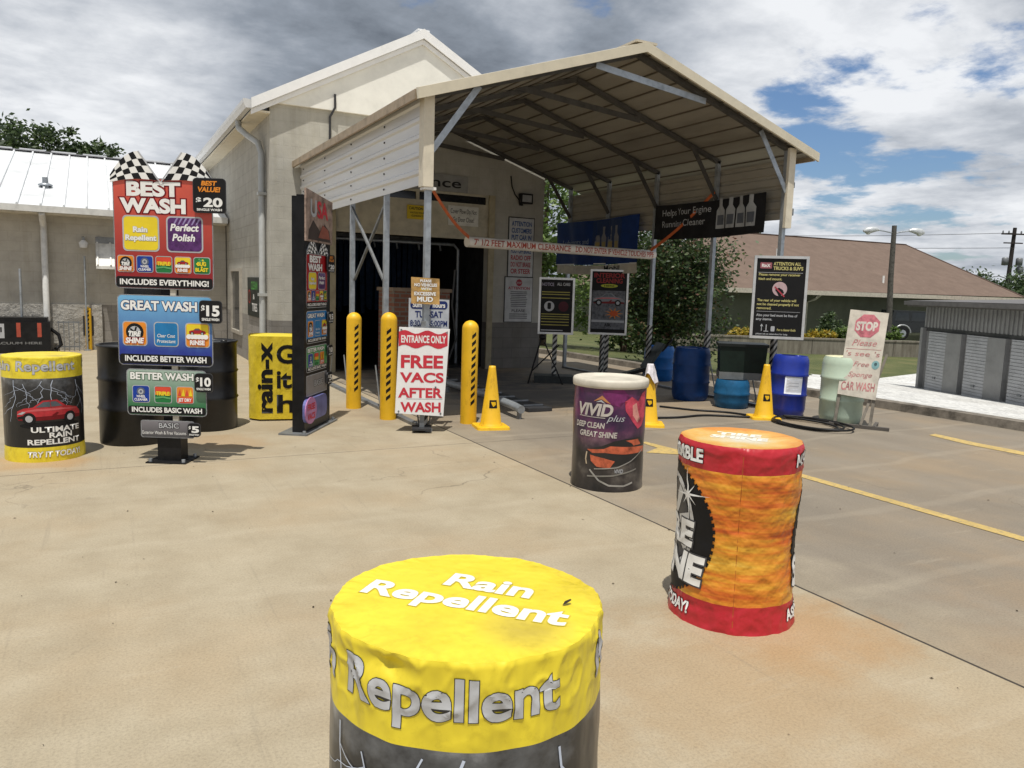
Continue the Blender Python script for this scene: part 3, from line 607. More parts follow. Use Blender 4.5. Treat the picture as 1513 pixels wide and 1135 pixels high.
# ------------------------------------------------------------------ carport
CX0, CX1, CY0, CY1, RX = 3.10, 8.28, 7.9, 13.45, 5.72
def roofz(x): return 4.44 - abs(x-RX)*0.322
def carport():
    t = thing('carport', 'open metal carport with pitched roof and galvanised frame before the tunnel', 'carport', (RX, CY0, 0))
    o = Vector((RX, CY0, 0)); L = lambda x, y, z: (x-RX, y-CY0, z)
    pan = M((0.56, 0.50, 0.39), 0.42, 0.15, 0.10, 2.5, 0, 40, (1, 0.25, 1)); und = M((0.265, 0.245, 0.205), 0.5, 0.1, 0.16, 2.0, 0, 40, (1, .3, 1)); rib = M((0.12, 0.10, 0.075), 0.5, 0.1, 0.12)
    yF, yB, xl, xr = 7.72, 13.575, 2.93, 8.64
    mb = MB()
    for xa, xb in ((xl, RX), (RX, xr)):
        za, zb = roofz(xa), roofz(xb)
        vs = [L(xa,yF,za), L(xb,yF,zb), L(xb,yB,zb), L(xa,yB,za), L(xa,yF,za-.025), L(xb,yF,zb-.025), L(xb,yB,zb-.025), L(xa,yB,za-.025)]
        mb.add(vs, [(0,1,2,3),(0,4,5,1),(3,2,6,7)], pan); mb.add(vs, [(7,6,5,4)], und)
        n = 10
        for k in range(n):
            x = xa+(xb-xa)*(k+.5)/n; z = roofz(x)
            mb.bar(L(x, yF+.06, z+.008), L(x, yB-.02, z+.008), .05, .03, pan)
            mb.bar(L(x, yF+.06, z-.03), L(x, yB-.02, z-.03), .022, .018, rib)
    mb.bar(L(RX, yF, roofz(RX)+.02), L(RX, yB, roofz(RX)+.02), .3, .025, pan)
    rf = mb.build('roof', t)
    # front gable trim and rounded eave trim
    tr = M((0.62, 0.56, 0.43), 0.45, 0.1, 0.06); mb = MB()
    for xa, xb in ((xl-.03, RX), (RX, xr+.03)):
        za, zb = roofz(xa)+.02, roofz(xb)+.02
        vs = [L(xa,yF-.02,za), L(xb,yF-.02,zb), L(xb,yF-.02,zb-.11), L(xa,yF-.02,za-.11), L(xa,yF+.05,za+.012), L(xb,yF+.05,zb+.012), L(xb,yF+.01,zb-.11), L(xa,yF+.01,za-.11)]
        mb.add(vs, [(0,1,2,3),(0,4,5,1),(3,2,6,7),(4,7,6,5),(0,3,7,4),(1,5,6,2)], tr)
    mb.build('front_trim', rf)
    mb = MB()
    for x, s_ in ((xl, -1), (xr, 1)):
        z = roofz(x); a, b_ = sorted((x, x+s_*.035)); mb = MB(); mb.box(L(a, yF+.06, z-.085), L(b_, yB, z+.012), M((0.34, 0.27, 0.19), 0.5, 0, 0.2)); mb.build('eave_trim', rf)
    # side skirts, horizontal ribs
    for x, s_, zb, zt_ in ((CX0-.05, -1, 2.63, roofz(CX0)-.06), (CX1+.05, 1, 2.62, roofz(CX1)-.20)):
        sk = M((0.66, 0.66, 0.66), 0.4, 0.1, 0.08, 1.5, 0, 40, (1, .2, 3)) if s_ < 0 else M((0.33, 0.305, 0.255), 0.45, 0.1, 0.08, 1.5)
        mb = MB(); P = []; nr = 5; h = (zt_-zb)/nr
        for k in range(nr):
            z = zb+k*h; P += [(0, z), (0, z+h*.55), (.022, z+h*.66), (.022, z+h*.86), (0, z+h*.98)]
        P.append((0, zt_)); n = len(P)
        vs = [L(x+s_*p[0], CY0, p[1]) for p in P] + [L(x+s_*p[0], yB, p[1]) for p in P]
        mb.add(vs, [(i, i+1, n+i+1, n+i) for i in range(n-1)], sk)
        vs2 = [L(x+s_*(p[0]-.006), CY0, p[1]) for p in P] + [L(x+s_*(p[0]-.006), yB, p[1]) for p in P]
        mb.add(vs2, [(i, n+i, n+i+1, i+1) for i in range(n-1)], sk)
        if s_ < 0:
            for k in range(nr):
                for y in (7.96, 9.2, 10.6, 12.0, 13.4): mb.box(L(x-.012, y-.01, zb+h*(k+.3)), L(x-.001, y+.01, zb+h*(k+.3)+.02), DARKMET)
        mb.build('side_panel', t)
    mb = MB()
    mb.box(L(CX0-.085, CY0-.075, 2.60), L(CX0+.03, CY0-.03, roofz(CX0)-.05), CREAM); mb.box(L(CX0-.085, CY0-.03, 2.60), L(CX0-.052, CY0+.06, roofz(CX0)-.05), CREAM); mb.build('corner_trim', t)
    mb = MB()
    mb.box(L(CX1-.03, CY0-.075, 2.50), L(CX1+.085, CY0-.03, roofz(CX1)-.06), CREAM); mb.box(L(CX1+.052, CY0-.03, 2.50), L(CX1+.085, CY0+.06, roofz(CX1)-.06), CREAM); mb.build('corner_trim', t)
    ys_ = [CY0, 9.25, 10.7, 12.1, 13.42]
    for x in (CX0, CX1):
        for i, y in enumerate(ys_):
            mb = MB(); mb.box(L(x-.03, y-.03, 0), L(x+.03, y+.03, roofz(x)-.06), GALV); p = mb.build('post', t)
            if i < 4: mb = MB(); mb.box(L(x-.034, y-.034, .04), L(x+.034, y+.034, 1.02), STRIPE); mb.build('striped_tape', p)
    for i, y in enumerate(ys_):
        mm = M((0.085, 0.08, 0.072), 0.5, 0.3, 0.2)
        mb = MB(); mb.bar(L(CX0-.02, y, roofz(CX0)-.075), L(RX, y, roofz(RX)-.075), .06, .06, mm); mb.bar(L(RX, y, roofz(RX)-.075), L(CX1+.02, y, roofz(CX1)-.075), .06, .06, mm); mb.build('rafter', t)
        bm_ = GALV if i == 0 else mm
        for x, s_ in ((CX0, 1), (CX1, -1)):
            mb = MB(); mb.bar(L(x+s_*.02, y-.04, 2.98), L(x+s_*.55, y-.04, roofz(x+s_*.55)-.07), .012, .07, bm_); mb.build('knee_brace', t)
        mb = MB(); dz = .33; xa = RX-.95; xb = RX+.95
        mb.bar(L(RX-1.05+(.45 if i == 0 else 0), y-.04, roofz(RX-.6)-.10), L(RX+1.05, y-.04, roofz(RX+1.05)-.14), .012, .075, bm_); mb.build('ridge_brace', t)
    for x in (CX0, CX1):
        mb = MB(); mb.box(L(x-.04, CY0-.15, 0.0), L(x+.04, CY1, .035), GALVD); mb.build('base_rail', t)
    mb = MB(); x = CX0
    mb.bar(L(x-.02, 9.28, 1.62), L(x-.02, 10.66, 2.60), .03, .03, GALVD); mb.bar(L(x+.02, 9.28, 2.60), L(x+.02, 10.66, 1.62), .03, .03, GALVD); mb.build('cross_brace', t)
    for y in ys_[:4]:
        mb = MB(); mb.bar(L(CX0-.05, y+.02, .05), L(CX0-.05, y+.22, .55), .014, .014, GALVD); mb.build('anchor_strut', t); mb = MB(); mb.bar(L(CX0+.05, y-.02, .05), L(CX0+.05, y-.20, .50), .014, .014, GALVD); mb.build('anchor_strut', t)
    for y in (CY0+.25, 9.0, 9.5, 10.9): mb = MB(); mb.bar(L(CX1+.02, y, .02), L(CX1+.02, y+(.2 if y < 9.2 else -.2), .6), .014, .014, GALVD); mb.build('anchor_strut', t)
    mb = MB(); mb.lathe([(.035, 0), (.035, .07)], GALVD, 10, L(CX1+.13, CY0, 3.05)); mb.box(L(CX1+.085, CY0-.02, 3.07), L(CX1+.13, CY0+.02, 3.1), GALVD); mb.lathe([(.045, 0), (.045, .09)], GALVD, 10, L(CX1+.13, CY0, 2.68)); mb.box(L(CX1+.085, CY0-.02, 2.7), L(CX1+.13, CY0+.02, 2.74), GALVD); mb.build('bracket', t)
    mb = MB(); mb.box(L(CX0-.07, CY0-.06, 2.57), L(CX0+.07, CY0+.05, 2.60), WHITE); mb.build('cap_plate', t)
carport()
# clearance bar on its straps
t = thing('clearance_bar', 'long white clearance bar with red warning letters hanging across the carport', 'clearance bar', (6.45, 10.45, 2.2), math.atan2(.55, 3.7))
mb = MB(); mb.tube([(-1.88, 0, 0), (1.87, 0, 0)], .075, M((0.68, 0.64, 0.58), 0.5, 0, 0.1), 16); 
RB = M((0.40, 0.085, 0.06), 0.6, 0, 0.15)
cylx = lambda u, v, w: (u, -(.075+w)*math.cos(v/.075), (.075+w)*math.sin(v/.075))
mb.text(cylx, "7' 1/2 FEET MAXIMUM CLEARANCE", -1.80, -.02, -.042, .085, RB, .002, .02, cut=.02); mb.text(cylx, "DO NOT ENTER IF VEHICLE TOUCHES PIPE", .08, 1.80, -.042, .085, RB, .002, .02, cut=.02); mb.build('pipe', t)
ORG = M((0.55, 0.13, 0.04), 0.7, 0, 0.15)
def P3(a): return Vector(a)
for nm, a, b_, lab in (('hanging_strap', (CX0+.02, CY0-.01, 2.62), (4.62, 10.16, 2.26), 'orange strap running from the front left carport post to the bar end'), ('hanging_strap', (CX1-.08, 9.2, 3.1), (8.14, 10.60, 2.27), 'orange strap slung up from the right end of the clearance bar')):
    a = Vector(a); b_ = Vector(b_); mb = MB(); pts = []
    for k in range(9):
        f_ = k/8; p = a.lerp(b_, f_) - a; p.z -= .06*math.sin(math.pi*f_); pts.append(p)
    for p, q in zip(pts, pts[1:]): mb.bar(p, q, .006, .05, ORG)
    tag(mb.build(nm, None, a), lab, 'strap', 'straps holding the clearance bar')
# banners hung inside the right skirt
def banner(y0, y1, z0, z1, base, draw, label, white=None):
    t = MB(); W = y0-y1; H = z1-z0; n = 24
    def sag(u, v): return .02*math.sin(u*5)+.012*math.sin(u*13+v*4)
    mp = lambda u, v, w: (u, -w+sag(u, v), v)
    vs = []; fs = []; k_ = 8
    for i in range(n+1):
        for j in range(k_+1):
            u = W*i/n; v = H*j/k_ + .03*math.sin(math.pi*i/n)*(-1 if j else -1); vs.append(mp(u, v, 0))
    fs = [(i*(k_+1)+j, (i+1)*(k_+1)+j, (i+1)*(k_+1)+j+1, i*(k_+1)+j+1) for i in range(n) for j in range(k_)]
    t.add(vs, fs, base, True); t.add([mp(u, v, -.006) for u, v in [(W*i/n, H*j/k_ + .03*math.sin(math.pi*i/n)*-1) for i in range(n+1) for j in range(k_+1)]], [f[::-1] for f in fs], base, True)
    draw(t, mp, W, H); return tag(t.build('banner', None, (CX1-.09, y0, z0), -math.pi/2), label, 'banner', 'banners along the carport skirt')
def bottle(t, mp, cx, z, h, w_, m1, m2):
    t.poly(mp, [(cx-w_/2, z), (cx+w_/2, z), (cx+w_/2, z+h*.6), (cx+w_*.2, z+h*.75), (cx+w_*.2, z+h), (cx-w_*.2, z+h), (cx-w_*.2, z+h*.75), (cx-w_/2, z+h*.6)], m1, .004, .1)
    t.rect(mp, cx-w_*.38, z+h*.12, cx+w_*.38, z+h*.45, m2, .006, 0, .1)
def dr1(t, mp, W, H):
    t.text(mp, 'Lubricants and', .25, 1.2, .36, .10, M((0.30, 0.36, 0.46), 0.5), .004, .0, cut=.1); t.rect(mp, 1.3, .12, 2.25, .78, M((0.022, 0.045, 0.13), 0.5), .003, 0, .1)
    for k in range(4): bottle(t, mp, 1.45+k*.22, .16, .5, .17, M((0.22, 0.22, 0.24), 0.4), M((0.35, 0.28, 0.12), 0.5))
    t.rect(mp, 0, -.02, W, .0, PRINTW, .003)
banner(13.75, 11.05, 2.08, 2.90, M((0.012, 0.04, 0.17), 0.45, 0, 0.15), dr1, 'blue banner with printed bottles hung deep inside the carport skirt')
def dr3(t, mp, W, H): t.text(mp, 'Mobil', W-1.0, W-.45, .04, .09, INK, .004, .01, cut=.1)
banner(13.7, 11.05, 1.90, 2.07, M((0.60, 0.56, 0.47), 0.5), dr3, 'narrow cream strip with dark lettering under the blue banner')
def dr2(t, mp, W, H):
    t.text(mp, 'Helps Your Engine', .2, 1.35, .36, .10, GREYTXT, .004, .0, cut=.1); t.text(mp, 'Running Cleaner', .2, 1.25, .18, .10, GREYTXT, .004, .0, cut=.1)
    for k in range(4): bottle(t, mp, 1.55+k*.22, .10, .44, .19, M((0.36, 0.37, 0.38), 0.35), M((0.10, 0.11, 0.13), 0.5))
banner(10.6, 8.15, 2.45, 3.0, M((0.013, 0.013, 0.015), 0.45, 0, 0.2), dr2, 'black banner with silver bottles hung near the front of the carport skirt')
# ------------------------------------------------------------------ wash menu signs
C = dict(red=M((0.36, 0.012, 0.016), .4, 0, .08), redl=M((0.62, 0.07, 0.04), .4, 0, .1), blue=M((0.01, 0.045, 0.30), .4, 0, .1), bluel=M((0.03, 0.20, 0.50), .4, 0, .1), green=M((0.02, 0.17, 0.05), .4, 0, .1),
    greenl=M((0.10, 0.33, 0.13), .4, 0, .1), grey=M((0.10, 0.10, 0.11), .4, 0, .2), yel=M((0.75, 0.58, 0.03), .4, 0, .05), org=M((0.72, 0.25, 0.03), .4, 0, .1), white=PRINTW, black=INK, sky=M((0.02, 0.18, 0.42), .4, 0, .1), purp=M((0.09, 0.03, 0.13), .4, 0, .3, 20))
def gradmat(name, c0, c1, z0, z1):
    """printed two-tone fade of a sign face, bottom colour c0 to top colour c1"""
    m, nt, b = newmat(name); tc = node(nt, 'ShaderNodeTexCoord'); s = node(nt, 'ShaderNodeSeparateXYZ'); nt.links.new(tc.outputs['Object'], s.inputs[0])
    mr = node(nt, 'ShaderNodeMapRange'); nt.links.new(s.outputs[2], mr.inputs[0]); mr.inputs[1].default_value = z0; mr.inputs[2].default_value = z1
    n = noise_tex(nt, 9, 5); mm = node(nt, 'ShaderNodeMath', operation='MULTIPLY_ADD'); nt.links.new(n, mm.inputs[0]); mm.inputs[1].default_value = .25; mm.inputs[2].default_value = -.12
    ad = node(nt, 'ShaderNodeMath', operation='ADD', use_clamp=True); nt.links.new(mr.outputs[0], ad.inputs[0]); nt.links.new(mm.outputs[0], ad.inputs[1])
    nt.links.new(mixc(nt, ad.outputs[0], c0, c1), b.inputs['Base Color']); b.inputs['Roughness'].default_value = .38; return m
def car_art(mb, mp, cx, cy, s, body, w, cut=None):
    b = [(-1,-.1),(-.98,.12),(-.75,.22),(-.5,.25),(-.22,.47),(.18,.48),(.45,.27),(.85,.18),(1.0,.02),(.98,-.16),(-.95,-.18)]
    P = lambda q: [(cx+x*s, cy+y*s) for x, y in q]
    mb.poly(mp, P(b), body, w, cut)
    if s > .15:
        k = body.node_tree.nodes['Principled BSDF']; dk = M((0.16, 0.008, 0.012), .35); hi = M((0.58, 0.10, 0.11), .3)
        mb.poly(mp, P([(-.95,-.18),(.98,-.16),(.97,-.06),(.4,-.02),(-.3,-.05),(-.96,-.08)]), dk, w+.0008, cut); mb.poly(mp, P([(-.96,.10),(-.4,.20),(.3,.21),(.88,.13),(.4,.15),(-.3,.13)]), hi, w+.0008, cut)
        mb.poly(mp, P([(-.98,.02),(-.80,.11),(-.70,.10),(-.82,.02)]), GREYTXT, w+.0016, cut); mb.poly(mp, P([(-.99,-.07),(-.8,-.02),(-.74,-.10),(-.97,-.14)]), INK, w+.0016, cut); mb.poly(mp, P([(.02,-.02),(.16,.08),(.22,.06),(.12,-.06)]), dk, w+.0016, cut); mb.line(mp, P([(-.02,.43),(.0,.25)]), .02*s, body, w+.002, cut)
    mb.poly(mp, P([(x*1.0, y*1.0) for x, y in b][:0] or [(-.44,.24),(-.43,.25),(-.42,.25)]), body, w, cut); mb.poly(mp, P([(-.42,.25),(-.2,.42),(.14,.43),(.34,.27)]), M((0.08, 0.10, 0.12), .3), w+.0012, cut)
    for x in (-.62, .58):
        mb.disc(mp, cx+x*s, cy-.12*s, .2*s, .2*s, INK, w+.0012, cut, 16); mb.disc(mp, cx+x*s, cy-.12*s, .11*s, .11*s, GREYTXT, w+.0024, cut, 12)
def icon(mb, mp, cx, cy, s, kind, w):
    bg = dict(tire=C['org'], wheel=C['blue'], stripe=C['green'], foam=C['org'], green=C['green'], jet=C['org'], coat=C['sky'])[kind]
    mb.rect(mp, cx-s/2, cy-s/2, cx+s/2, cy+s/2, GREYTXT, w, s*.14); w += .0012
    mb.rect(mp, cx-s*.46, cy-s*.46, cx+s*.46, cy+s*.46, bg, w, s*.12); w += .0012
    if kind == 'tire':
        mb.disc(mp, cx, cy+.06*s, .36*s, .36*s, INK, w, None, 20); mb.disc(mp, cx, cy+.06*s, .24*s, .24*s, GREYTXT, w+.0012, None, 16)
        for k in range(5):
            a = math.pi*2*k/5; mb.line(mp, [(cx, cy+.06*s), (cx+.22*s*math.cos(a), cy+.06*s+.22*s*math.sin(a))], .07*s, INK, w+.002)
        mb.text(mp, 'TIRE', cx-.26*s, cx+.26*s, cy-.10*s, .18*s, PRINTW, w+.003, .05, .2); mb.text(mp, 'SHINE', cx-.38*s, cx+.38*s, cy-.38*s, .2*s, PRINTW, w+.003, .05, .2, outline=.05, oc=RED)
    elif kind == 'wheel':
        mb.disc(mp, cx, cy+.14*s, .24*s, .24*s, M((0.10, 0.12, 0.18), .4), w, None, 18); mb.disc(mp, cx, cy+.14*s, .15*s, .15*s, GREYTXT, w+.001, None, 14, r_in=.5)
        mb.text(mp, 'WHEEL', cx-.26*s, cx+.26*s, cy-.2*s, .13*s, PRINTW, w+.002, .03); mb.text(mp, 'CLEANER', cx-.38*s, cx+.38*s, cy-.38*s, .13*s, PRINTW, w+.002, .03)
    elif kind == 'stripe':
        mb.rect(mp, cx-.44*s, cy+.14*s, cx+.44*s, cy+.44*s, C['redl'], w); mb.rect(mp, cx-.44*s, cy-.02*s, cx+.44*s, cy+.14*s, C['org'], w); mb.text(mp, 'TRIPLE', cx-.38*s, cx+.38*s, cy-.04*s, .2*s, C['yel'], w+.002, .05); mb.line(mp, [(cx-.44*s, cy-.2*s), (cx, cy-.14*s), (cx+.44*s, cy-.22*s)], .1*s, C['greenl'], w+.001)
    elif kind == 'foam':
        mb.rect(mp, cx-.44*s, cy-.02*s, cx+.44*s, cy+.44*s, C['yel'], w, .05*s); car_art(mb, mp, cx, cy+.12*s, .34*s, M((0.35, 0.02, 0.03), .4), w+.001)
        for k in range(6): mb.disc(mp, cx+(-.34+k*.135)*s, cy-.06*s, .11*s, .1*s, PRINTW, w+.004+k*.0001, None, 10)
        mb.text(mp, 'RINSE', cx-.3*s, cx+.3*s, cy-.38*s, .17*s, PRINTW, w+.005, .05, outline=.05, oc=RED)
    elif kind == 'green':
        for k in range(9): mb.disc(mp, cx+rnd.uniform(-.36, .36)*s, cy+rnd.uniform(-.1, .38)*s, .06*s, .06*s, C['yel'] if k % 2 else C['greenl'], w+k*.0001, None, 8)
        mb.text(mp, 'BUG', cx-.26*s, cx+.26*s, cy, .2*s, C['yel'], w+.002, .05); mb.text(mp, 'BLAST', cx-.38*s, cx+.38*s, cy-.34*s, .2*s, C['yel'], w+.002, .05)
    elif kind == 'jet':
        for k in range(4): mb.poly(mp, [(cx+(-.42+k*.21)*s, cy-.05*s), (cx+(-.2+k*.21)*s, cy-.05*s), (cx+(-.28+k*.2)*s, cy+.36*s)], C['yel'] if k % 2 else C['redl'], w+k*.0002)
        mb.rect(mp, cx-.44*s, cy-.44*s, cx+.44*s, cy-.12*s, C['redl'], w+.001, .05*s); mb.text(mp, 'JET DRY', cx-.38*s, cx+.38*s, cy-.36*s, .17*s, PRINTW, w+.002, .04)
    else:
        mb.text(mp, 'Clear Coat', cx-.36*s, cx+.36*s, cy-.12*s, .13*s, PRINTW, w, .01, .15); mb.text(mp, 'Protectant', cx-.38*s, cx+.38*s, cy-.34*s, .13*s, PRINTW, w, .01, .15)
def flags(mb, x0, x1, zb, zt_, y0, y1, nx_=6, nz_=4):
    """two crossed chequered flags, each a warped grid of squares"""
    for s_ in (-1, 1):
        xm = (x0+x1)/2+.0*s_; half = (x1-x0)/2
        def pt(a, b):      # a along the flag outwards 0..1, b across the flag 0..1
            px = xm + s_*(.02 + a*.92*half + .0*b); top = zt_ - (a-.44)**2*(.52 if a > .44 else 1.05)*(zt_-zb)*1.3
            x = xm + s_*half*(.06 + .38*b + a*(.96-.38*b*1.0)); z = (zb + (zt_-zb)*b*1.0) - a*a*(zt_-zb)*(.10+.75*b) + .06*(zt_-zb)*math.sin(a*3.1)*(1-b)
            return x, z
        V = []; N = nx_; K = nz_
        for yy in (y0, y1):
            for i in range(N+1):
                for j in range(K+1): x, z = pt(i/N, j/K); V.append((x, yy, z))
        off = (N+1)*(K+1)
        for i in range(N):
            for j in range(K):
                q = [i*(K+1)+j, (i+1)*(K+1)+j, (i+1)*(K+1)+j+1, i*(K+1)+j+1]
                mb.add([V[k] for k in q], [(0,1,2,3)], INK if (i+j) % 2 == 0 else PRINTW); mb.add([V[k+off] for k in q], [(3,2,1,0)], DARKMET)
        for (i0, j0, i1, j1) in [(i, 0, i+1, 0) for i in range(N)] + [(i, K, i+1, K) for i in range(N)] + [(0, j, 0, j+1) for j in range(K)] + [(N, j, N, j+1) for j in range(K)]:
            a, b_ = i0*(K+1)+j0, i1*(K+1)+j1; mb.add([V[a], V[b_], V[b_+off], V[a+off]], [(0,1,2,3)], GREYTXT)
        a0 = pt(0, 0); a1 = pt(0, 1); mb.line(flat_at(y0), [(a0[0]-s_*.02, a0[1]-.01), (a1[0], a1[1])], .012, GREYTXT, .001)
def panel(mb, x0, z0, x1, z1, facem, r=.04, yf=-.02, yb=.0):
    slab(mb, rr_pts(x0, z0, x1, z1, r), GREYTXT, yf, yb, DARKMET); mb.rect(flat_at(yf), x0+.008, z0+.008, x1-.008, z1-.008, facem, .0015, r-.006)
def pricetag(mb, x0, z0, x1, z1, val, yf, top=None):
    slab(mb, rr_pts(x0, z0, x1, z1, .03), DARKMET, yf-.012, yf-.001, DARKMET); mp = flat_at(yf-.012); mb.rect(mp, x0+.005, z0+.005, x1-.005, z1-.005, INK, .0012, .026)
    W = x1-x0; H = z1-z0; hh = H if not top else H*.56
    mb.text(mp, '$', x0+.10*W, x0+.26*W, z0+hh*.52, hh*.26, PRINTW, .003, .03); mb.text(mp, val, x0+.32*W, x0+.9*W, z0+hh*.34, hh*.42, PRINTW, .003, .04); mb.text(mp, 'SINGLE WASH', x0+.12*W, x0+.88*W, z0+hh*.12, hh*.11, PRINTW, .003, .03)
    if top:
        mb.text(mp, 'BEST', x0+.26*W, x0+.74*W, z0+.79*H, .12*H, C['org'], .003, .04, .15); mb.text(mp, 'VALUE!', x0+.16*W, x0+.84*W, z0+.61*H, .13*H, C['org'], .003, .04, .15)
def best_panel(mb, x0, z0, x1, z1, gm, yf):
    panel(mb, x0, z0, x1, z1, gm, .04, yf); mp = flat_at(yf); W = x1-x0; H = z1-z0; X = lambda f: x0+f*W; Z = lambda f: z0+f*H
    mb.poly(mp, rr_pts(X(.012), Z(.012), X(.988), Z(.11), .02), INK, .0025)
    mb.text(mp, 'BEST', X(.14), X(.68), Z(.845), .115*H, PRINTW, .003, .05, outline=.06, oc=M((0.16, 0.005, 0.01), .4)); mb.text(mp, 'WASH', X(.07), X(.73), Z(.695), .115*H, PRINTW, .003, .05, outline=.06, oc=M((0.16, 0.005, 0.01), .4))
    mb.rect(mp, X(.09), Z(.34), X(.46), Z(.665), GREYTXT, .003, .035); mb.rect(mp, X(.105), Z(.353), X(.445), Z(.652), C['yel'], .0042, .03)
    mb.text(mp, 'Rain', X(.20), X(.34), Z(.515), .045*H, PRINTW, .0055, .03, outline=.05, oc=GREYTXT); mb.text(mp, 'Repellent', X(.12), X(.43), Z(.44), .045*H, PRINTW, .0055, .03, outline=.05, oc=GREYTXT)
    mb.rect(mp, X(.53), Z(.34), X(.90), Z(.665), GREYTXT, .003, .035); mb.rect(mp, X(.545), Z(.353), X(.885), Z(.652), C['purp'], .0042, .03)
    for k in range(6): mb.poly(mp, [(X(.60+k*.045), Z(.59)), (X(.615+k*.045), Z(.59)), (X(.655+k*.045), Z(.65)), (X(.635+k*.045), Z(.65))], M((0.28, 0.22, 0.42), .4), .005)
    mb.text(mp, 'Perfect', X(.57), X(.86), Z(.535), .06*H, PRINTW, .0055, .03, .2); mb.text(mp, 'Polish', X(.59), X(.82), Z(.445), .06*H, PRINTW, .0055, .03, .2)
    for k, kd in enumerate(('tire', 'wheel', 'stripe', 'foam', 'green')): icon(mb, mp, X(.115+k*.192), Z(.225), .17*W, kd, .003)
    mb.text(mp, 'INCLUDES EVERYTHING!', X(.05), X(.95), Z(.037), .048*H, PRINTW, .0045, .03)
def great_panel(mb, x0, z0, x1, z1, gm, yf):
    panel(mb, x0, z0, x1, z1, gm, .04, yf); mp = flat_at(yf); W = x1-x0; H = z1-z0; X = lambda f: x0+f*W; Z = lambda f: z0+f*H
    mb.poly(mp, rr_pts(X(.014), Z(.02), X(.986), Z(.16), .02), INK, .0025)
    mb.text(mp, 'GREAT WASH', X(.04), X(.84), Z(.79), .12*H, PRINTW, .003, .04, outline=.05, oc=M((0.005, 0.02, 0.12), .4))
    for k, kd in enumerate(('tire', 'coat', 'foam')): icon(mb, mp, X(.18+k*.33), Z(.45), .26*W, kd, .003)
    mb.text(mp, 'INCLUDES BETTER WASH', X(.07), X(.93), Z(.06), .075*H, PRINTW, .0045, .03)
def better_panel(mb, x0, z0, x1, z1, gm, yf):
    panel(mb, x0, z0, x1, z1, gm, .035, yf); mp = flat_at(yf); W = x1-x0; H = z1-z0; X = lambda f: x0+f*W; Z = lambda f: z0+f*H
    mb.poly(mp, rr_pts(X(.014), Z(.03), X(.986), Z(.2), .02), INK, .0025)
    mb.text(mp, 'BETTER WASH', X(.05), X(.84), Z(.78), .14*H, PRINTW, .003, .04, outline=.05, oc=M((0.01, 0.06, 0.015), .4))
    for k, kd in enumerate(('wheel', 'stripe', 'jet')): icon(mb, mp, X(.18+k*.275), Z(.46), .22*W, kd, .003)
    mb.text(mp, 'INCLUDES BASIC WASH', X(.06), X(.94), Z(.075), .10*H, PRINTW, .0045, .03)
def menu_sign():
    t = thing('menu_sign', 'free standing wash menu sign of four stacked panels topped with chequered flags', 'sign', (.47, 7.12, 0), -YAW)
    mb = MB(); mb.box((-.10, .03, .012), (.10, .17, .33), BLACK); mb.box((-.055, .06, .33), (.055, .15, 2.2), BLACK); mb.box((.045, .01, .3), (.09, .03, 1.5), M((0.5, 0.47, 0.4), .5)); mb.build('post', t)
    mb = MB(); mb.box((-.17, -.05, 0), (.17, .25, .012), BLACK)
    for x in (-.14, .14):
        for y in (-.02, .22): mb.lathe([(.016, .012), (.016, .035)], GALV, 8, (x, y, 0))
    mb.build('base_plate', t)
    o = -.07
    mb = MB(); best_panel(mb, -.335+o, 1.47, .485+o, 2.37, gradmat('red fade', (0.25, 0.008, 0.012), (0.62, 0.10, 0.06), 1.6, 2.42), .0); b = mb.build('best_panel', t)
    mb = MB(); pricetag(mb, .335+o, 2.10, .605+o, 2.38, '20', -.0205, True); mb.build('price_tag', b)
    mb = MB(); flags(mb, -.34+o, .47+o, 2.35, 2.58, -.012, -.002); mb.build('chequered_flags', b)
    mb = MB(); great_panel(mb, -.325+o, .83, .47+o, 1.42, gradmat('blue fade', (0.012, 0.03, 0.26), (0.16, 0.42, 0.68), .95, 1.42), .0); b = mb.build('great_panel', t)
    mb = MB(); pricetag(mb, .37+o, 1.20, .56+o, 1.39, '15', -.0205); mb.build('price_tag', b)
    mb = MB(); better_panel(mb, -.265+o, .405, .41+o, .80, gradmat('green fade', (0.015, 0.14, 0.045), (0.36, 0.46, 0.40), .48, .82), .0); b = mb.build('better_panel', t)
    mb = MB(); pricetag(mb, .32+o, .62, .475+o, .78, '10', -.0205); mb.build('price_tag', b)
    mb = MB(); panel(mb, -.155+o, .215, .30+o, .365, gradmat('grey fade', (0.05, 0.05, 0.055), (0.20, 0.19, 0.21), .22, .37), .02, .0); mp = flat_at(.0)
    mb.text(mp, 'BASIC', .0+o, .17+o, .30, .042, GREYTXT, .003, .02, outline=.06, oc=INK); mb.text(mp, 'Exterior Wash & Free Vacuums', -.14+o, .23+o, .245, .028, PRINTW, .003, .0); b = mb.build('basic_panel', t)
    mb = MB(); pricetag(mb, .255+o, .235, .365+o, .355, '5', -.0205); mb.build('price_tag', b)
menu_sign()
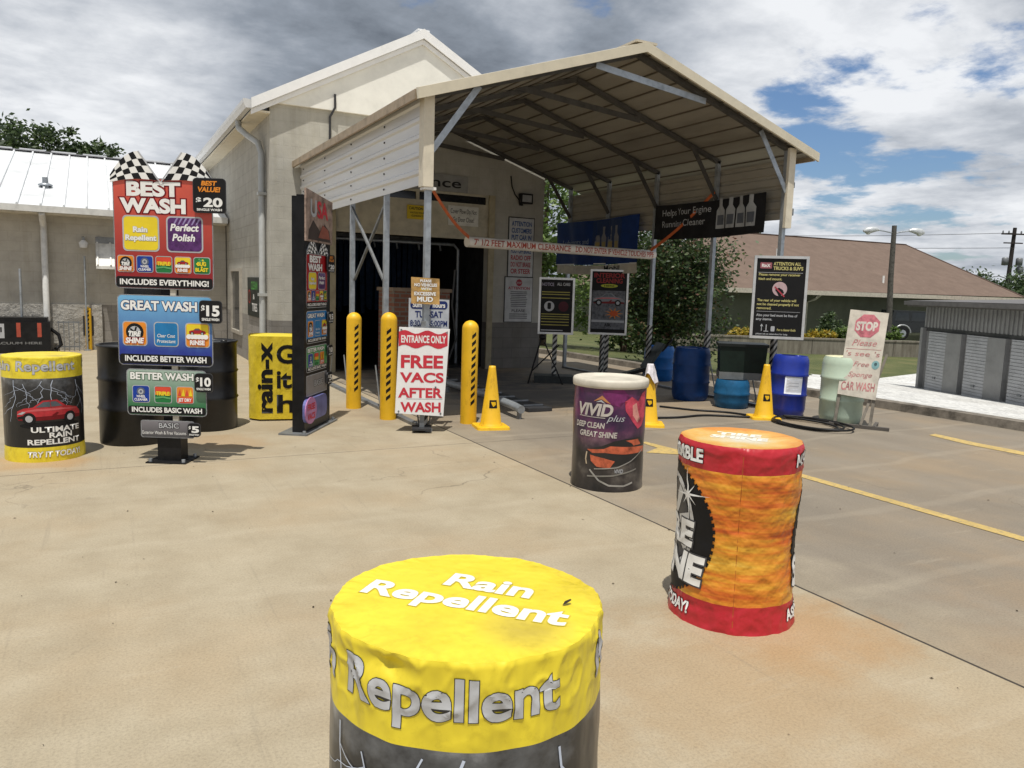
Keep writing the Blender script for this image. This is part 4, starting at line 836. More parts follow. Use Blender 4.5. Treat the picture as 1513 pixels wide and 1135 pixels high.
def pylon():
    t = thing('menu_pylon', 'tall black menu pylon with photo header standing at the carport corner', 'sign', (1.83, 8.02, 0), R_(57))
    W = .80
    mb = MB(); mb.box((0, 0, .02), (W, .13, 2.42), BLACK); mb.box((.05, .03, 2.42), (W-.05, .10, 2.44), BLACK); mb.build('body', t)
    mb = MB(); mb.box((-.10, -.06, 0), (W+.1, .24, .018), GALVD)
    for x in (-.06, W+.06): mb.lathe([(.018, .018), (.018, .045)], GALV, 8, (x, -.02, 0))
    mb.build('base_plate', t)
    mb = MB(); slab(mb, [(.0, 1.98), (W+.02, 1.98), (W+.02, 2.44), (.0, 2.50)], M((0.30, 0.22, 0.18), .4, 0, .5, 9), -.02, -.001); f = flat_at(-.02)
    mb.text(f, 'U', .12, .30, 2.24, .16, GREYTXT, .003, .03); mb.text(f, 'SA', .32, .66, 2.24, .16, REDT, .003, .03)
    mb.poly(f, [(.05, 2.0), (.75, 2.0), (.7, 2.12), (.55, 2.18), (.4, 2.10), (.2, 2.2), (.08, 2.1)], M((0.06, 0.045, 0.04), .5), .003); mb.poly(f, [(.35, 2.03), (.72, 2.03), (.66, 2.13), (.48, 2.17)], M((0.30, 0.10, 0.07), .5), .005); mb.build('photo_header', t)
    mb = MB(); best_panel(mb, .05, 1.30, .70, 1.86, C['red'], -.001); flags(mb, .06, .70, 1.86, 2.0, -.012, -.003); b = mb.build('best_panel', t)
    mb = MB(); pricetag(mb, .62, 1.68, .86, 1.87, '20', -.0225, True); mb.build('price_tag', b)
    mb = MB(); great_panel(mb, .05, .93, .70, 1.27, C['bluel'], -.001); b = mb.build('great_panel', t); mb = MB(); pricetag(mb, .64, 1.12, .82, 1.25, '15', -.0225); mb.build('price_tag', b)
    mb = MB(); better_panel(mb, .05, .63, .70, .90, C['greenl'], -.001); b = mb.build('better_panel', t); mb = MB(); pricetag(mb, .64, .76, .80, .88, '10', -.0225); mb.build('price_tag', b)
    mb = MB(); panel(mb, .05, .38, .70, .60, M((0.24, 0.23, 0.23), .4), .02, -.001); mb.text(flat_at(-.001), 'BASIC', .28, .56, .47, .06, GREYTXT, .003, .02, outline=.05, oc=INK); b = mb.build('basic_panel', t); mb = MB(); pricetag(mb, .62, .44, .78, .58, '5', -.0225); mb.build('price_tag', b)
    mb = MB(); slab(mb, rr_pts(-.06, .12, .62, .36, .08), M((0.14, 0.15, 0.36), .4, 0, .2), -.03, -.001); slab(mb, [(-.08+.17+.17*math.cos(a), .24+.14*math.sin(a)) for a in [2*math.pi*k/24 for k in range(24)]], M((0.45, 0.20, 0.42), .4), -.04, -.031); mb.text(flat_at(-.04), 'FREE', -.02, .20, .25, .06, REDT, .003, .03); mb.text(flat_at(-.04), 'VACS', -.02, .20, .15, .06, REDT, .003, .03); mb.build('oval_badge', t)
pylon()

# ------------------------------------------------------------------ wrapped barrels
def cylmap(rad, R0):
    def mp(u, v, w):
        a = u/R0; r = rad(a, v)+w; return (r*math.sin(a), -r*math.cos(a), v)
    return mp
def drum_shell(rad, zs, mats, n=120):
    """mats: list of (z_top, material) bands"""
    mb = MB(); V = []; ring = len(zs)
    for z in zs:
        for k in range(n): a = 2*math.pi*k/n; r = rad(a, z); V.append((r*math.sin(a), -r*math.cos(a), z))
    mb.v = V
    for j in range(ring-1):
        zc = (zs[j]+zs[j+1])/2; m = next(mm for zt_, mm in mats if zc <= zt_); i = mb.mi(m)
        for k in range(n): mb.f.append((j*n+k, j*n+(k+1)%n, (j+1)*n+(k+1)%n, (j+1)*n+k)); mb.m.append(i); mb.sm.append(True)
    return mb
def creases(nt, b, sc_, st, stretch):
    # soft undulation plus sharp folds of slack vinyl
    tc = node(nt, 'ShaderNodeTexCoord'); mp = node(nt, 'ShaderNodeMapping'); mp.inputs['Scale'].default_value = stretch; nt.links.new(tc.outputs['Object'], mp.inputs[0])
    r = node(nt, 'ShaderNodeTexNoise', noise_type='RIDGED_MULTIFRACTAL'); r.inputs['Scale'].default_value = sc_; r.inputs['Detail'].default_value = 3; r.inputs['Roughness'].default_value = .45; nt.links.new(mp.outputs[0], r.inputs[0])
    n = noise_tex(nt, sc_*1.6, 3, .5, mapscale=stretch); a = node(nt, 'ShaderNodeMath', operation='MULTIPLY_ADD'); nt.links.new(r.outputs[0], a.inputs[0]); a.inputs[1].default_value = .22; nt.links.new(n, a.inputs[2])
    bump(nt, b, a.outputs[0], st, .03)
def vinyl(col, var=.08, rough=.38, bs=9, bst=.25, stretch=(1, 1, .5)):
    m, nt, b = newmat('printed vinyl'); n = noise_tex(nt, 3.5, 5); d = noise_tex(nt, 30, 6, .7)
    base = ramp(nt, n, [(.3, tuple(c*(1-var) for c in col)), (.7, tuple(min(1, c*(1+var)) for c in col))])
    nt.links.new(mixc(nt, 1.0, base, ramp(nt, d, [(.25, (.82, .81, .8)), (.45, (1, 1, 1))]), 'MULTIPLY'), b.inputs['Base Color'])
    b.inputs['Roughness'].default_value = rough; creases(nt, b, bs, bst, stretch); return m
def lid_vinyl():
    m = vinyl((0.70, 0.56, 0.030), .05, .45, 4, .6, (1, 1, 1)); m.name = 'yellow lid vinyl'; nt = m.node_tree; b = nt.nodes['Principled BSDF']; old = b.inputs['Base Color'].links[0].from_socket
    n = noise_tex(nt, 5, 6, .65, loc=(.4, .2, 0)); tc = node(nt, 'ShaderNodeTexCoord'); d = node(nt, 'ShaderNodeVectorMath', operation='DISTANCE'); nt.links.new(tc.outputs['Object'], d.inputs[0]); d.inputs[1].default_value = (.12, -.14, .88)
    mr = node(nt, 'ShaderNodeMapRange'); nt.links.new(d.outputs['Value'], mr.inputs[0]); mr.inputs[1].default_value = .12; mr.inputs[2].default_value = .02; mm = node(nt, 'ShaderNodeMath', operation='MULTIPLY'); nt.links.new(mr.outputs[0], mm.inputs[0]); nt.links.new(n, mm.inputs[1])
    c = mixc(nt, mm.outputs[0], old, (0.22, 0.15, 0.06)); s2 = noise_tex(nt, 2.2, 7, .7, loc=(3, 1, 0)); c = mixc(nt, 1.0, c, ramp(nt, s2, [(.34, (.80, .77, .66)), (.52, (1, 1, 1))]), 'MULTIPLY'); nt.links.new(c, b.inputs['Base Color']); return m
VYL = lid_vinyl()
VY = vinyl((0.72, 0.58, 0.030), .05, .40, 5, .9)
def storm():
    m, nt, b = newmat('storm print'); lk = nt.links.new
    n = noise_tex(nt, 4.2, 7, .6, mapscale=(1, 1, 1.3)); tc = node(nt, 'ShaderNodeTexCoord'); s = node(nt, 'ShaderNodeSeparateXYZ'); lk(tc.outputs['Object'], s.inputs[0])
    mr = node(nt, 'ShaderNodeMapRange'); lk(s.outputs[2], mr.inputs[0]); mr.inputs[1].default_value = .38; mr.inputs[2].default_value = .78
    mm = node(nt, 'ShaderNodeMath', operation='MULTIPLY'); lk(n, mm.inputs[0]); lk(mr.outputs[0], mm.inputs[1])
    lk(ramp(nt, mm.outputs[0], [(.14, (.010, .010, .011)), (.33, (.024, .025, .028)), (.43, (.11, .116, .125)), (.55, (.40, .415, .43))]), b.inputs['Base Color'])
    b.inputs['Roughness'].default_value = .3; creases(nt, b, 4, .45, (1, 1, .35)); return m
STORM = storm()
def bolt(mb, mp, x, z, L, seed, m, wd=.008, w=.002, cut=.03, fork=True, lean=0.0):
    r = random.Random(seed); pts = [(x, z)]; k = 7
    for i in range(k): x += r.uniform(-.028, .028)+lean; z -= L/k; pts.append((x, z))
    for i, (p, q) in enumerate(zip(pts, pts[1:])): mb.line(mp, [p, q], wd*(1-.09*i), m, w, cut)
    if fork:
        for i in (1, 2, 4):
            bolt(mb, mp, pts[i][0], pts[i][1], L*.4, seed+i+10, m, wd*.55, w, cut, False, r.choice((-1, 1))*.022)
def yellow_barrel(label, loc, phase, spin, wr, top_text):
    t = thing('barrel', label, 'barrel', (loc[0], loc[1], 0), face(*loc)+spin, 'vinyl wrapped advertising barrels on the concrete'); sd_ = loc[0]*7; GV = vinyl((0.43, 0.44, 0.46), .06, .40, 5, .9); IV = vinyl((0.02, 0.02, 0.02), .06, .42, 5, .9); WV = vinyl((0.74, 0.73, 0.70), .03, .45, 4, .6, (1, 1, 1))
    def rad(a, z):
        q = Vector((math.cos(a)*1.2, math.sin(a)*1.2, z*2.2+sd_)); r = .3 + wr*(noise.noise(q*1.6)*.9 + noise.noise(q*4.3)*.5)
        if z > .70:
            k = min(1, (z-.70)/.12); f1 = 1-abs(noise.noise(Vector((math.cos(a)*3.2, math.sin(a)*3.2, z*9+sd_))))*2; f2 = 1-abs(noise.noise(Vector((math.cos(a)*7, math.sin(a)*7, z*17+sd_))))*2
            r += wr*k*(.75*f1**3 + .55*f2**3) - wr*.6*k
            r -= wr*2.4*k*math.exp(-((math.sin((a+.55)*.5))/.075)**2)*math.exp(-((z-.852)/.022)**2)
        if z > .872: r -= .004*((z-.872)/.008)
        if z < .1: r += .004
        return r
    zs = [0.0, .03, .06, .10, .125] + [.125+.0335*k for k in range(1, 18)] + [.7+.0042*k for k in range(1, 40)] + [.868, .873, .877, .880]
    mb = drum_shell(rad, zs, [(.125, VY), (.70, STORM), (2, VY)], 400); R0 = .3; mp = cylmap(rad, R0); cut = .03
    bl = M((0.50, 0.56, 0.68), .35, 0, .15); lo = M((0.18, 0.20, 0.24), .4, 0, .3)
    for rep in range(2):
        u = phase + rep*math.pi*R0
        mb.text(mp, 'Rain', u-.60, u-.335, .768, .078, GV, .0013, .025, cut=.006, outline=.014, oc=IV, step=.0003); mb.text(mp, 'Repellent', u-.275, u+.195, .768, .078, GV, .0013, .025, cut=.006, outline=.014, oc=IV, step=.0003)
        for x, z, L, sd2, wd in ((u+.0, .69, .30, 3, .006), (u-.08, .685, .22, 8, .004), (u+.20, .68, .30, 5, .0055), (u-.30, .69, .35, 12, .005), (u-.22, .66, .2, 19, .004), (u+.1, .55, .14, 29, .003)): bolt(mb, mp, x, z, L, sd2, bl, wd)
        car_art(mb, mp, u-.02, .40, .26, M((0.42, 0.02, 0.03), .3, 0, .3, 12), .003, cut)
        mb.disc(mp, u-.02, .31, .24, .03, INK, .0022, cut)
        for s_, z, a, b_ in (('ULTIMATE', .255, -.17, .22), ('RAIN', .205, -.04, .14), ('REPELLENT', .150, -.20, .22)): mb.text(mp, s_, u+a, u+b_, z, .042, PRINTW, .0045, .03, cut=cut)
        mb.text(mp, 'TRY IT TODAY!', u-.20, u+.22, .045, .045, PRINTW, .003, .03, .1, cut=cut, outline=.03, oc=M((0.35, 0.28, 0.03), .4))
    mb.build('wrap', t)
    # lid: same vinyl, slightly sunken and puckered at the rim
    mb = MB(); nr, na = 26, 400; V = []
    def lz(r, a):
        q = Vector((r*math.cos(a)*7, r*math.sin(a)*7, sd_)); f = r/.29
        rim = 1-abs(noise.noise(Vector((r*math.cos(a)*26, r*math.sin(a)*26, sd_))))*2; return .8815 + .004*(1-f)*noise.noise(q) + .003*noise.noise(q*2.7)*f*(1-f)*2 + .007*f**14*rim**3 - .005*f**12 - .012*max(0, noise.noise(Vector((math.cos(a)*3.1, math.sin(a)*3.1, sd_+4)))-.15)*f**8
    for i in range(nr+1):
        for k in range(na):
            a = 2*math.pi*k/na; r = rad(a, .880)*(i/nr); z = lz(r, a) if i < nr else .880; V.append((r*math.sin(a), -r*math.cos(a), z))
    mb.add(V, [(i*na+k, i*na+(k+1)%na, (i+1)*na+(k+1)%na, (i+1)*na+k) for i in range(nr) for k in range(na)], VYL, True)
    if top_text:
        tp = lambda u, v, w: (u, v, lz(math.hypot(u, v), math.atan2(u, -v)) + w)
        an = top_text
        for s_, a, b_, z in (('Rain', -.085, .125, .055), ('Repellent', -.24, .235, -.055)): mb.text(tp, s_, a, b_, z, .075, WV, .0009, .03, cut=.012, outline=.022, oc=M((0.52, 0.42, 0.04), .4), step=.0004, rot=(.0, 0.0, an))
        pass
    mb.build('lid', t); return t
yellow_barrel('nearest barrel, yellow lid and band over stormy black wrap', (.7036, 1.5063), 0.0, 0.0, .0070, R_(-21))
yellow_barrel('far left yellow and black barrel printed with a red sports car', (-.46, 7.77), .085, R_(-3), .003, None)
def tire_barrel():
    t = thing('barrel', 'orange and red barrel with a black tyre printed on its wrap', 'barrel', (2.756, 2.795, 0), face(2.756, 2.795), 'vinyl wrapped advertising barrels on the concrete')
    def rad(a, z):
        q = Vector((math.cos(a)*1.3, math.sin(a)*1.3, z*3+3)); waist = math.exp(-((z-.40)/.20)**2)
        r = .292 - .014*waist + .0045*(noise.noise(q*2)*1.0+noise.noise(q*5)*.6)
        r += .007*(abs(noise.noise(Vector((math.cos(a)*1.6, math.sin(a)*1.6, z*11)))) - .25)*max(0, 1-abs(z-.45)/.42) + .004*(1-abs(noise.noise(Vector((math.cos(a)*3+z*3, math.sin(a)*3, z*16+4))))*2)**3
        if z > .70: r += .005*noise.noise(Vector((math.cos(a)*6, math.sin(a)*6, z*20)))
        if z < .10: r += .012*(1-z/.10) + .006*noise.noise(Vector((math.cos(a)*6, math.sin(a)*6, z*9)))
        if z > .85: r -= .010*((z-.85)/.03)**2
        sa = math.atan2(math.sin(a-.06), math.cos(a-.06)); r -= .006*math.exp(-(sa/.03)**2)*(z > .02); r += .006*noise.noise(Vector((2.0, z*13, 5)))*math.exp(-(sa/.35)**2)*math.sin(min(1, max(0, (z-.02)/.8))*math.pi)
        return r
    zs = [0, .02, .045, .07, .09, .115, .13] + [.13+.0255*k for k in range(1, 24)] + [.74, .757, .775, .795, .815, .835, .85, .862, .872, .880]
    zs = sorted(set(zs + [(a_+b_)/2 for a_, b_ in zip(zs, zs[1:])]))
    m, nt, b = newmat('orange streak print'); lk = nt.links.new
    n = noise_tex(nt, 2.4, 3, .45, mapscale=(.9, .9, 6.5)); n2 = noise_tex(nt, 9, 3, .5, mapscale=(.4, .4, 7)); mm = node(nt, 'ShaderNodeMath', operation='MULTIPLY_ADD'); lk(n2, mm.inputs[0]); mm.inputs[1].default_value = .4; lk(n, mm.inputs[2])
    lk(ramp(nt, mm.outputs[0], [(.44, (.40, .055, .012)), (.58, (.56, .13, .014)), (.70, (.63, .23, .02)), (.84, (.66, .34, .03)), (.95, (.70, .46, .08))]), b.inputs['Base Color']); b.inputs['Roughness'].default_value = .36; creases(nt, b, 4.0, 1.0, (1.2, 1.2, 1.4))
    VR = vinyl((0.43, 0.016, 0.026), .1, .36, 4, .9, (1, 1, 1))
    mb = drum_shell(rad, zs, [(.13, VR), (.757, m), (2, VR)], 220); R0 = .29; mp = cylmap(rad, R0); cut = .03
    sil = M((0.52, 0.53, 0.54), .3, .2, .1)
    for rep in range(2):
        u = -.405 + rep*1.06
        mb.disc(mp, u, .435, .305, .315, INK, .003, .02, 60)
        for k in range(60):
            a = 2*math.pi*k/60; mb.poly(mp, [(u+.30*math.cos(a-.03), .435+.31*math.sin(a-.03)), (u+.30*math.cos(a+.03), .435+.31*math.sin(a+.03)), (u+.316*math.cos(a+.03), .435+.326*math.sin(a+.03)), (u+.316*math.cos(a-.03), .435+.326*math.sin(a-.03))], INK, .003, cut)
        mb.disc(mp, u, .46, .20, .24, sil, .0042, cut, 32, r_in=.88); mb.disc(mp, u, .46, .165, .205, M((0.05, 0.05, 0.055), .4), .0042, cut, 28)
        for k in range(8):
            a = 2*math.pi*k/8+.2; mb.poly(mp, [(u+.03*math.cos(a-.6), .46+.03*math.sin(a-.6)), (u+.03*math.cos(a+.6), .46+.03*math.sin(a+.6)), (u+.17*math.cos(a+.14), .46+.21*math.sin(a+.14)), (u+.17*math.cos(a-.14), .46+.21*math.sin(a-.14))], sil, .0054, cut)
        for k in range(8):
            a = 2*math.pi*k/8+.1; L = .13 if k % 2 == 0 else .07; x, z = u+.155, .62
            mb.poly(mp, [(x+.006*math.cos(a+1.57), z+.006*math.sin(a+1.57)), (x-.006*math.cos(a+1.57), z-.006*math.sin(a+1.57)), (x+L*math.cos(a), z+L*math.sin(a))], PRINTW, .0066, cut)
        mb.text(mp, 'TIRE', u-.22, u+.205, .37, .115, PRINTW, .006, .05, .12, cut=cut, outline=.04, oc=M((0.06, 0.06, 0.065), .4)); mb.text(mp, 'SHINE', u-.30, u+.275, .20, .125, PRINTW, .006, .05, .12, cut=cut, outline=.04, oc=M((0.06, 0.06, 0.065), .4))
        mb.text(mp, 'AVAILABLE', u-.15, u+.235, .79, .058, PRINTW, .003, .04, cut=cut, outline=.04, oc=INK); mb.text(mp, 'NOW', u+.70, u+.88, .79, .055, PRINTW, .003, .04, cut=cut, outline=.04, oc=INK)
        mb.text(mp, 'ASK FOR IT TODAY!', u-.35, u+.20, .045, .05, PRINTW, .003, .04, cut=cut, outline=.03, oc=INK)
    sm_ = M((0.36, 0.10, 0.02), .5); mb.line(mp, [(.017, .0+.03*k) for k in range(30)], .003, sm_, .0005)
    mb.build('wrap', t)
    mb = MB(); nr, na = 14, 140; V = []
    def lz(r, a): f = r/.285; q = Vector((r*math.cos(a)*8, r*math.sin(a)*8, 2)); return .880 - .012*(1-f**4) + .004*noise.noise(q)*(1-f**6) + .003*math.sin(a*26+noise.noise(q)*5)*f**3*(1-f)*3
    for i in range(nr+1):
        for k in range(na): a = 2*math.pi*k/na; r = rad(a, .880)*(i/nr); V.append((r*math.sin(a), -r*math.cos(a), lz(r, a) if i < nr else .880))
    m2, nt, b = newmat('orange lid print'); tc = node(nt, 'ShaderNodeTexCoord'); ln = node(nt, 'ShaderNodeVectorMath', operation='LENGTH'); mp_ = node(nt, 'ShaderNodeMapping'); nt.links.new(tc.outputs['Object'], mp_.inputs[0]); mp_.inputs['Scale'].default_value = (1, 1, 0); nt.links.new(mp_.outputs[0], ln.inputs[0])
    ad = node(nt, 'ShaderNodeMath', operation='MULTIPLY_ADD'); nt.links.new(noise_tex(nt, 6, 6), ad.inputs[0]); ad.inputs[1].default_value = .42; nt.links.new(ln.outputs['Value'], ad.inputs[2])
    nt.links.new(ramp(nt, ad.outputs[0], [(.24, (.60, .55, .43)), (.35, (.62, .45, .18)), (.43, (.64, .36, .08)), (.52, (.58, .22, .03))]), b.inputs['Base Color']); b.inputs['Roughness'].default_value = .4
    mb.add(V, [(i*na+k, i*na+(k+1)%na, (i+1)*na+(k+1)%na, (i+1)*na+k) for i in range(nr) for k in range(na)], m2, True)
    tp = lambda u, v, w: (u, v, lz(math.hypot(u, v), math.atan2(u, -v)) + w)
    mb.text(tp, 'TIRE', -.12, .10, .10, .065, M((0.74, 0.71, 0.62), .45, 0, .06), .0012, .05, .1, cut=.02); mb.text(tp, 'SHINE', -.15, .13, .01, .065, M((0.74, 0.71, 0.62), .45, 0, .06), .0012, .05, .1, cut=.02); mb.build('lid', t)
tire_barrel()
def vivid_barrel():
    t = thing('barrel', 'dark purple barrel with cream rimmed lid and orange car picture', 'barrel', (3.64, 5.1715, 0), face(3.64, 5.1715), 'vinyl wrapped advertising barrels on the concrete')
    def rad(a, z):
        q = Vector((math.cos(a)*1.2, math.sin(a)*1.2, z*2+8)); return .290 + .0045*(noise.noise(q*1.8)+noise.noise(q*4)*.5) + (.003 if z < .03 else 0)
    zs = [0, .02, .05]+[.05+.032*k for k in range(1, 25)]
    m, nt, b = newmat('purple print'); lk = nt.links.new; n = noise_tex(nt, 4.5, 5, .55); tc = node(nt, 'ShaderNodeTexCoord'); s = node(nt, 'ShaderNodeSeparateXYZ'); lk(tc.outputs['Object'], s.inputs[0])
    mr = node(nt, 'ShaderNodeMapRange'); lk(s.outputs[2], mr.inputs[0]); mr.inputs[1].default_value = .30; mr.inputs[2].default_value = .55
    lk(mixc(nt, mr.outputs[0], ramp(nt, n, [(.35, (.008, .008, .009)), (.55, (.035, .03, .03)), (.7, (.13, .115, .10))]), ramp(nt, n, [(.32, (.012, .010, .028)), (.5, (.055, .018, .065)), (.66, (.16, .03, .11)), (.8, (.26, .08, .2))])), b.inputs['Base Color'])
    b.inputs['Roughness'].default_value = .28; bump(nt, b, noise_tex(nt, 7, 3, .5, mapscale=(1, 1, .5)), .3, .02)
    mb = drum_shell(rad, zs, [(2, m)]); R0 = .29; mp = cylmap(rad, R0); cut = .03
    for rep in range(2):
        u = rep*math.pi*R0
        pk = M((0.50, 0.06, 0.10), .35, 0, .35, 14); pk2 = M((0.62, 0.28, 0.24), .35, 0, .2, 14); pu = M((0.17, 0.03, 0.12), .4, 0, .3, 9)
        mb.poly(mp, [(u-.06, .80), (u+.10, .82), (u+.16, .76), (u+.08, .68), (u-.02, .70)], pu, .0015, cut)
        mb.poly(mp, [(u+.12, .72), (u+.18, .76), (u+.25, .72), (u+.30, .78), (u+.36, .80), (u+.36, .60), (u+.31, .52), (u+.26, .50), (u+.20, .56), (u+.13, .65)], pk, .002, cut); mb.poly(mp, [(u+.19, .69), (u+.23, .71), (u+.25, .65), (u+.28, .58), (u+.25, .55), (u+.2, .61)], pk2, .003, cut)
        wp = M((0.50, 0.46, 0.42), .4)
        mb.text(mp, 'VIVID', u-.27, u+.03, .605, .088, wp, .003, .04, .22, cut=cut); mb.text(mp, 'plus', u-.02, u+.13, .565, .050, GREYTXT, .003, .0, .4, cut=cut)
        mb.poly(mp, [(u-.13, .715), (u-.06, .765), (u+.01, .70), (u-.03, .715), (u-.065, .735)], M((0.45, 0.20, 0.08), .4), .003, cut); mb.poly(mp, [(u-.11, .71), (u-.065, .73), (u-.03, .70), (u-.07, .715)], GREYTXT, .004, cut)
        mb.line(mp, [(u-.26, .592), (u-.03, .588)], .005, wp, .003, cut)
        mb.text(mp, 'DEEP CLEAN', u-.30, u-.03, .505, .042, wp, .003, .03, .15, cut=cut); mb.text(mp, 'GREAT SHINE', u-.25, u+.07, .435, .042, wp, .003, .03, .15, cut=cut)
        orr = M((0.46, 0.10, 0.045), .3, 0, .4, 16); bk = M((0.015, 0.015, 0.016), .3)
        mb.poly(mp, [(u-.17, .33), (u-.05, .365), (u+.05, .41), (u+.16, .43), (u+.30, .43), (u+.38, .36), (u+.38, .27), (u+.2, .24), (u+.1, .215), (u-.05, .20), (u-.14, .22)], bk, .002, cut)
        mb.poly(mp, [(u-.17, .33), (u-.03, .345), (u+.02, .37), (u+.36, .355), (u+.36, .31), (u+.12, .305), (u-.02, .315), (u-.12, .305)], orr, .003, cut); mb.poly(mp, [(u+.14, .415), (u+.27, .42), (u+.31, .375), (u+.22, .37), (u+.2, .39)], orr, .003, cut); mb.poly(mp, [(u-.14, .29), (u-.02, .27), (u+.06, .25), (u+.02, .19), (u-.08, .20), (u-.13, .24)], orr, .003, cut)
        sl = M((0.33, 0.32, 0.30), .3, .2, .2)
        mb.line(mp, [(u-.17, .31), (u-.18, .25), (u-.17, .21)], .012, M((0.5, 0.4, 0.28), .3), .003, cut)
        mb.line(mp, [(u-.14, .17), (u-.06, .09), (u+.02, .055), (u+.14, .05), (u+.22, .075)], .014, sl, .003, cut); mb.line(mp, [(u-.10, .18), (u+.08, .20), (u+.2, .25), (u+.34, .33)], .008, sl, .004, cut); mb.line(mp, [(u-.16, .115), (u+.05, .135), (u+.26, .18)], .012, M((0.20, 0.19, 0.17), .3), .003, cut)
        mb.text(mp, 'VIVID', u+.06, u+.13, .155, .03, GREYTXT, .004, .02, .2, cut=cut)
    mb.build('wrap', t)
    mb = MB(); mb.lathe([(.288, .815), (.302, .818), (.306, .835), (.306, .865), (.300, .880), (.285, .886), (.272, .882), (.262, .872), (.12, .872), (.01, .872)], M((0.56, 0.52, 0.44), .5, 0, .12, 5), 64); mb.build('lid', t)
vivid_barrel()
mb = MB(); mb.poly(lambda u, v, w: (u, v, w+.004*math.sin(u*120)), [(-.012, -.004), (0, .005), (.013, .003), (.012, -.004), (0, -.006)], M((0.03, 0.022, 0.015), .8), .004); tag(mb.build('dead_leaf', None, (.888, 1.392, .884)), 'tiny dark dead leaf lying on the nearest yellow lid', 'leaf')

# ------------------------------------------------------------------ bollards, cones
def bollard(x, y, h, r, ang, label):
    t = thing('bollard', label, 'bollard', (x, y, 0), face(x, y)+ang, 'yellow bollards with black stripes')
    mb = MB(); mb.lathe([(r, 0), (r, h-r)] + [(r*math.cos(R_(a)), h-r+r*math.sin(R_(a))) for a in range(10, 90, 10)] + [(.001, h)], YSC, 32); mb.build('sleeve', t)
    mb = MB(); mp = lambda u, v, w: ((r+w)*math.sin(u/r), -(r+w)*math.cos(u/r), v); z = .18*h
    while z < h*.85: mb.poly(mp, [(-.026, z), (.026, z+.045), (.026, z+.088), (-.026, z+.043)], INK, .001, .015); z += .085
    mb.build('stripe_decal', t)
bollard(2.80, 9.57, 1.21, .093, .35, 'farthest of the two bollards along the open left carport side')
bollard(2.95, 8.67, 1.25, .095, .0, 'bollard directly behind the free vacs sign edge, nearer of the left side pair')
bollard(3.74, 8.13, 1.19, .095, .5, 'bollard beside the cone, right of the free vacs sign')
bollard(-.24, 18.6, .9, .06, -.2, 'distant slim bollard by the stone base of the left wing')
def cone(x, y, label, ang, towel=False):
    t = thing('traffic_cone', label, 'cone', (x, y, 0), face(x, y)+ang, 'yellow traffic cones')
    CYL = YSC; h = .70
    mb = MB(); slab_pts = rr_pts(-.19, -.19, .19, .19, .05); n = len(slab_pts)
    vs = [(a, b_, .0) for a, b_ in slab_pts]+[(a*.97, b_*.97, .028) for a, b_ in slab_pts]; mb.add(vs, [tuple(range(n))[::-1], tuple(range(n, 2*n))]+[(i, (i+1)%n, n+(i+1)%n, n+i) for i in range(n)], CYL); mb.build('base', t)
    mb = MB(); mb.lathe([(.135, .028), (.125, .05), (.118, .06), (.04, h-.02), (.036, h), (.024, h), (.022, h-.06), (.001, h-.06)], CYL, 36); mb.build('cone_body', t)
    mb = MB(); R0 = .085
    def mp(u, v, w):
        r = .118-(v-.06)*.0780/.62+w+.002; a = u/R0; return (r*math.sin(a), -r*math.cos(a), v)
    mb.rect(mp, -.042, .235, .042, .325, INK, .0, .006, .02); mb.poly(mp, [(-.025, .305), (.025, .305), (.028, .275), (0, .25), (-.012, .27)], YEL, .0012, .02); mb.build('sticker', t)
    return t
cone(3.86, 7.78, 'traffic cone in front of the right bollard at the lane entrance', .25)
cone(5.74, 7.36, 'traffic cone capped with a white rag behind the purple barrel', .1)
cone(7.56, 7.30, 'traffic cone beside the blue drum and black hose coil', .3)
def towel():
    mb = MB(); n, k_ = 36, 12; V = []
    for j in range(k_+1):
        for k in range(n):
            a = 2*math.pi*k/n; f_ = j/k_; fold = .5+.5*math.sin(a*5+1.3)*math.sin(a*2+.5)
            if j == 0: r, z = .002, .735
            else:
                r = .03 + .035*f_*1.3 + .035*fold*f_ + .008*noise.noise(Vector((math.cos(a)*3, math.sin(a)*3, f_*4))); z = .735 - .40*max(0, f_-.08)*(.75+.35*math.sin(a*1.0+.6)+.15*math.sin(a*3))
            V.append((r*math.cos(a), r*math.sin(a), z))
    mb.add(V, [(j*n+k, j*n+(k+1)%n, (j+1)*n+(k+1)%n, (j+1)*n+k) for j in range(k_) for k in range(n)], M((0.66, 0.63, 0.66), .9, 0, .12, 14, .4, 60), True)
    tag(mb.build('rag', None, (5.74, 7.36, .0)), 'white and lilac rag draped over a cone behind the purple barrel', 'rag')
towel()
# ------------------------------------------------------------------ drums
def drum(name, label, loc, r, h, mat, ribs, cat='drum', group=None, tilt=0, plastic=False, lidm=None):
    t = thing(name, label, cat, (loc[0], loc[1], 0), 0, group); t.rotation_euler = (0, tilt, 0)
    P = [(r*.97, 0), (r, .015)]
    if plastic: P = [(r*.86, 0), (r*.95, .04), (r, .10)]
    for z in ribs: P += [(r, h*z-.02), (r+.014, h*z), (r, h*z+.02)]
    P += [(r, h-.10), (r*.96, h-.04), (r*.9, h-.012), (r*.88, h)] if plastic else [(r, h-.03), (r+.012, h-.015), (r+.012, h), (r-.01, h)]
    mb = MB(); mb.lathe(P, mat, 48, cap=False); b = mb.build('body', t)
    mb = MB(); rr = P[-1][0]; mb.lathe([(rr, h-.0), (rr-.004, h-.02), (.03, h-.02), (.001, h-.019)], lidm or mat, 48, cap=False); mb.lathe([(.035, h-.02), (.035, h-.002), (.001, h-.002)], lidm or mat, 12, (rr*.6, 0, 0)); mb.build('lid', t)
    return t
BD = M((0.012, 0.012, 0.013), .35, .1, .4, 5); g_ = 'black steel drums behind the menu sign'
drum('drum', 'left one of the black steel drums, nearer the red car barrel', (.26, 8.22), .305, .93, BD, (.36, .66), group=g_)
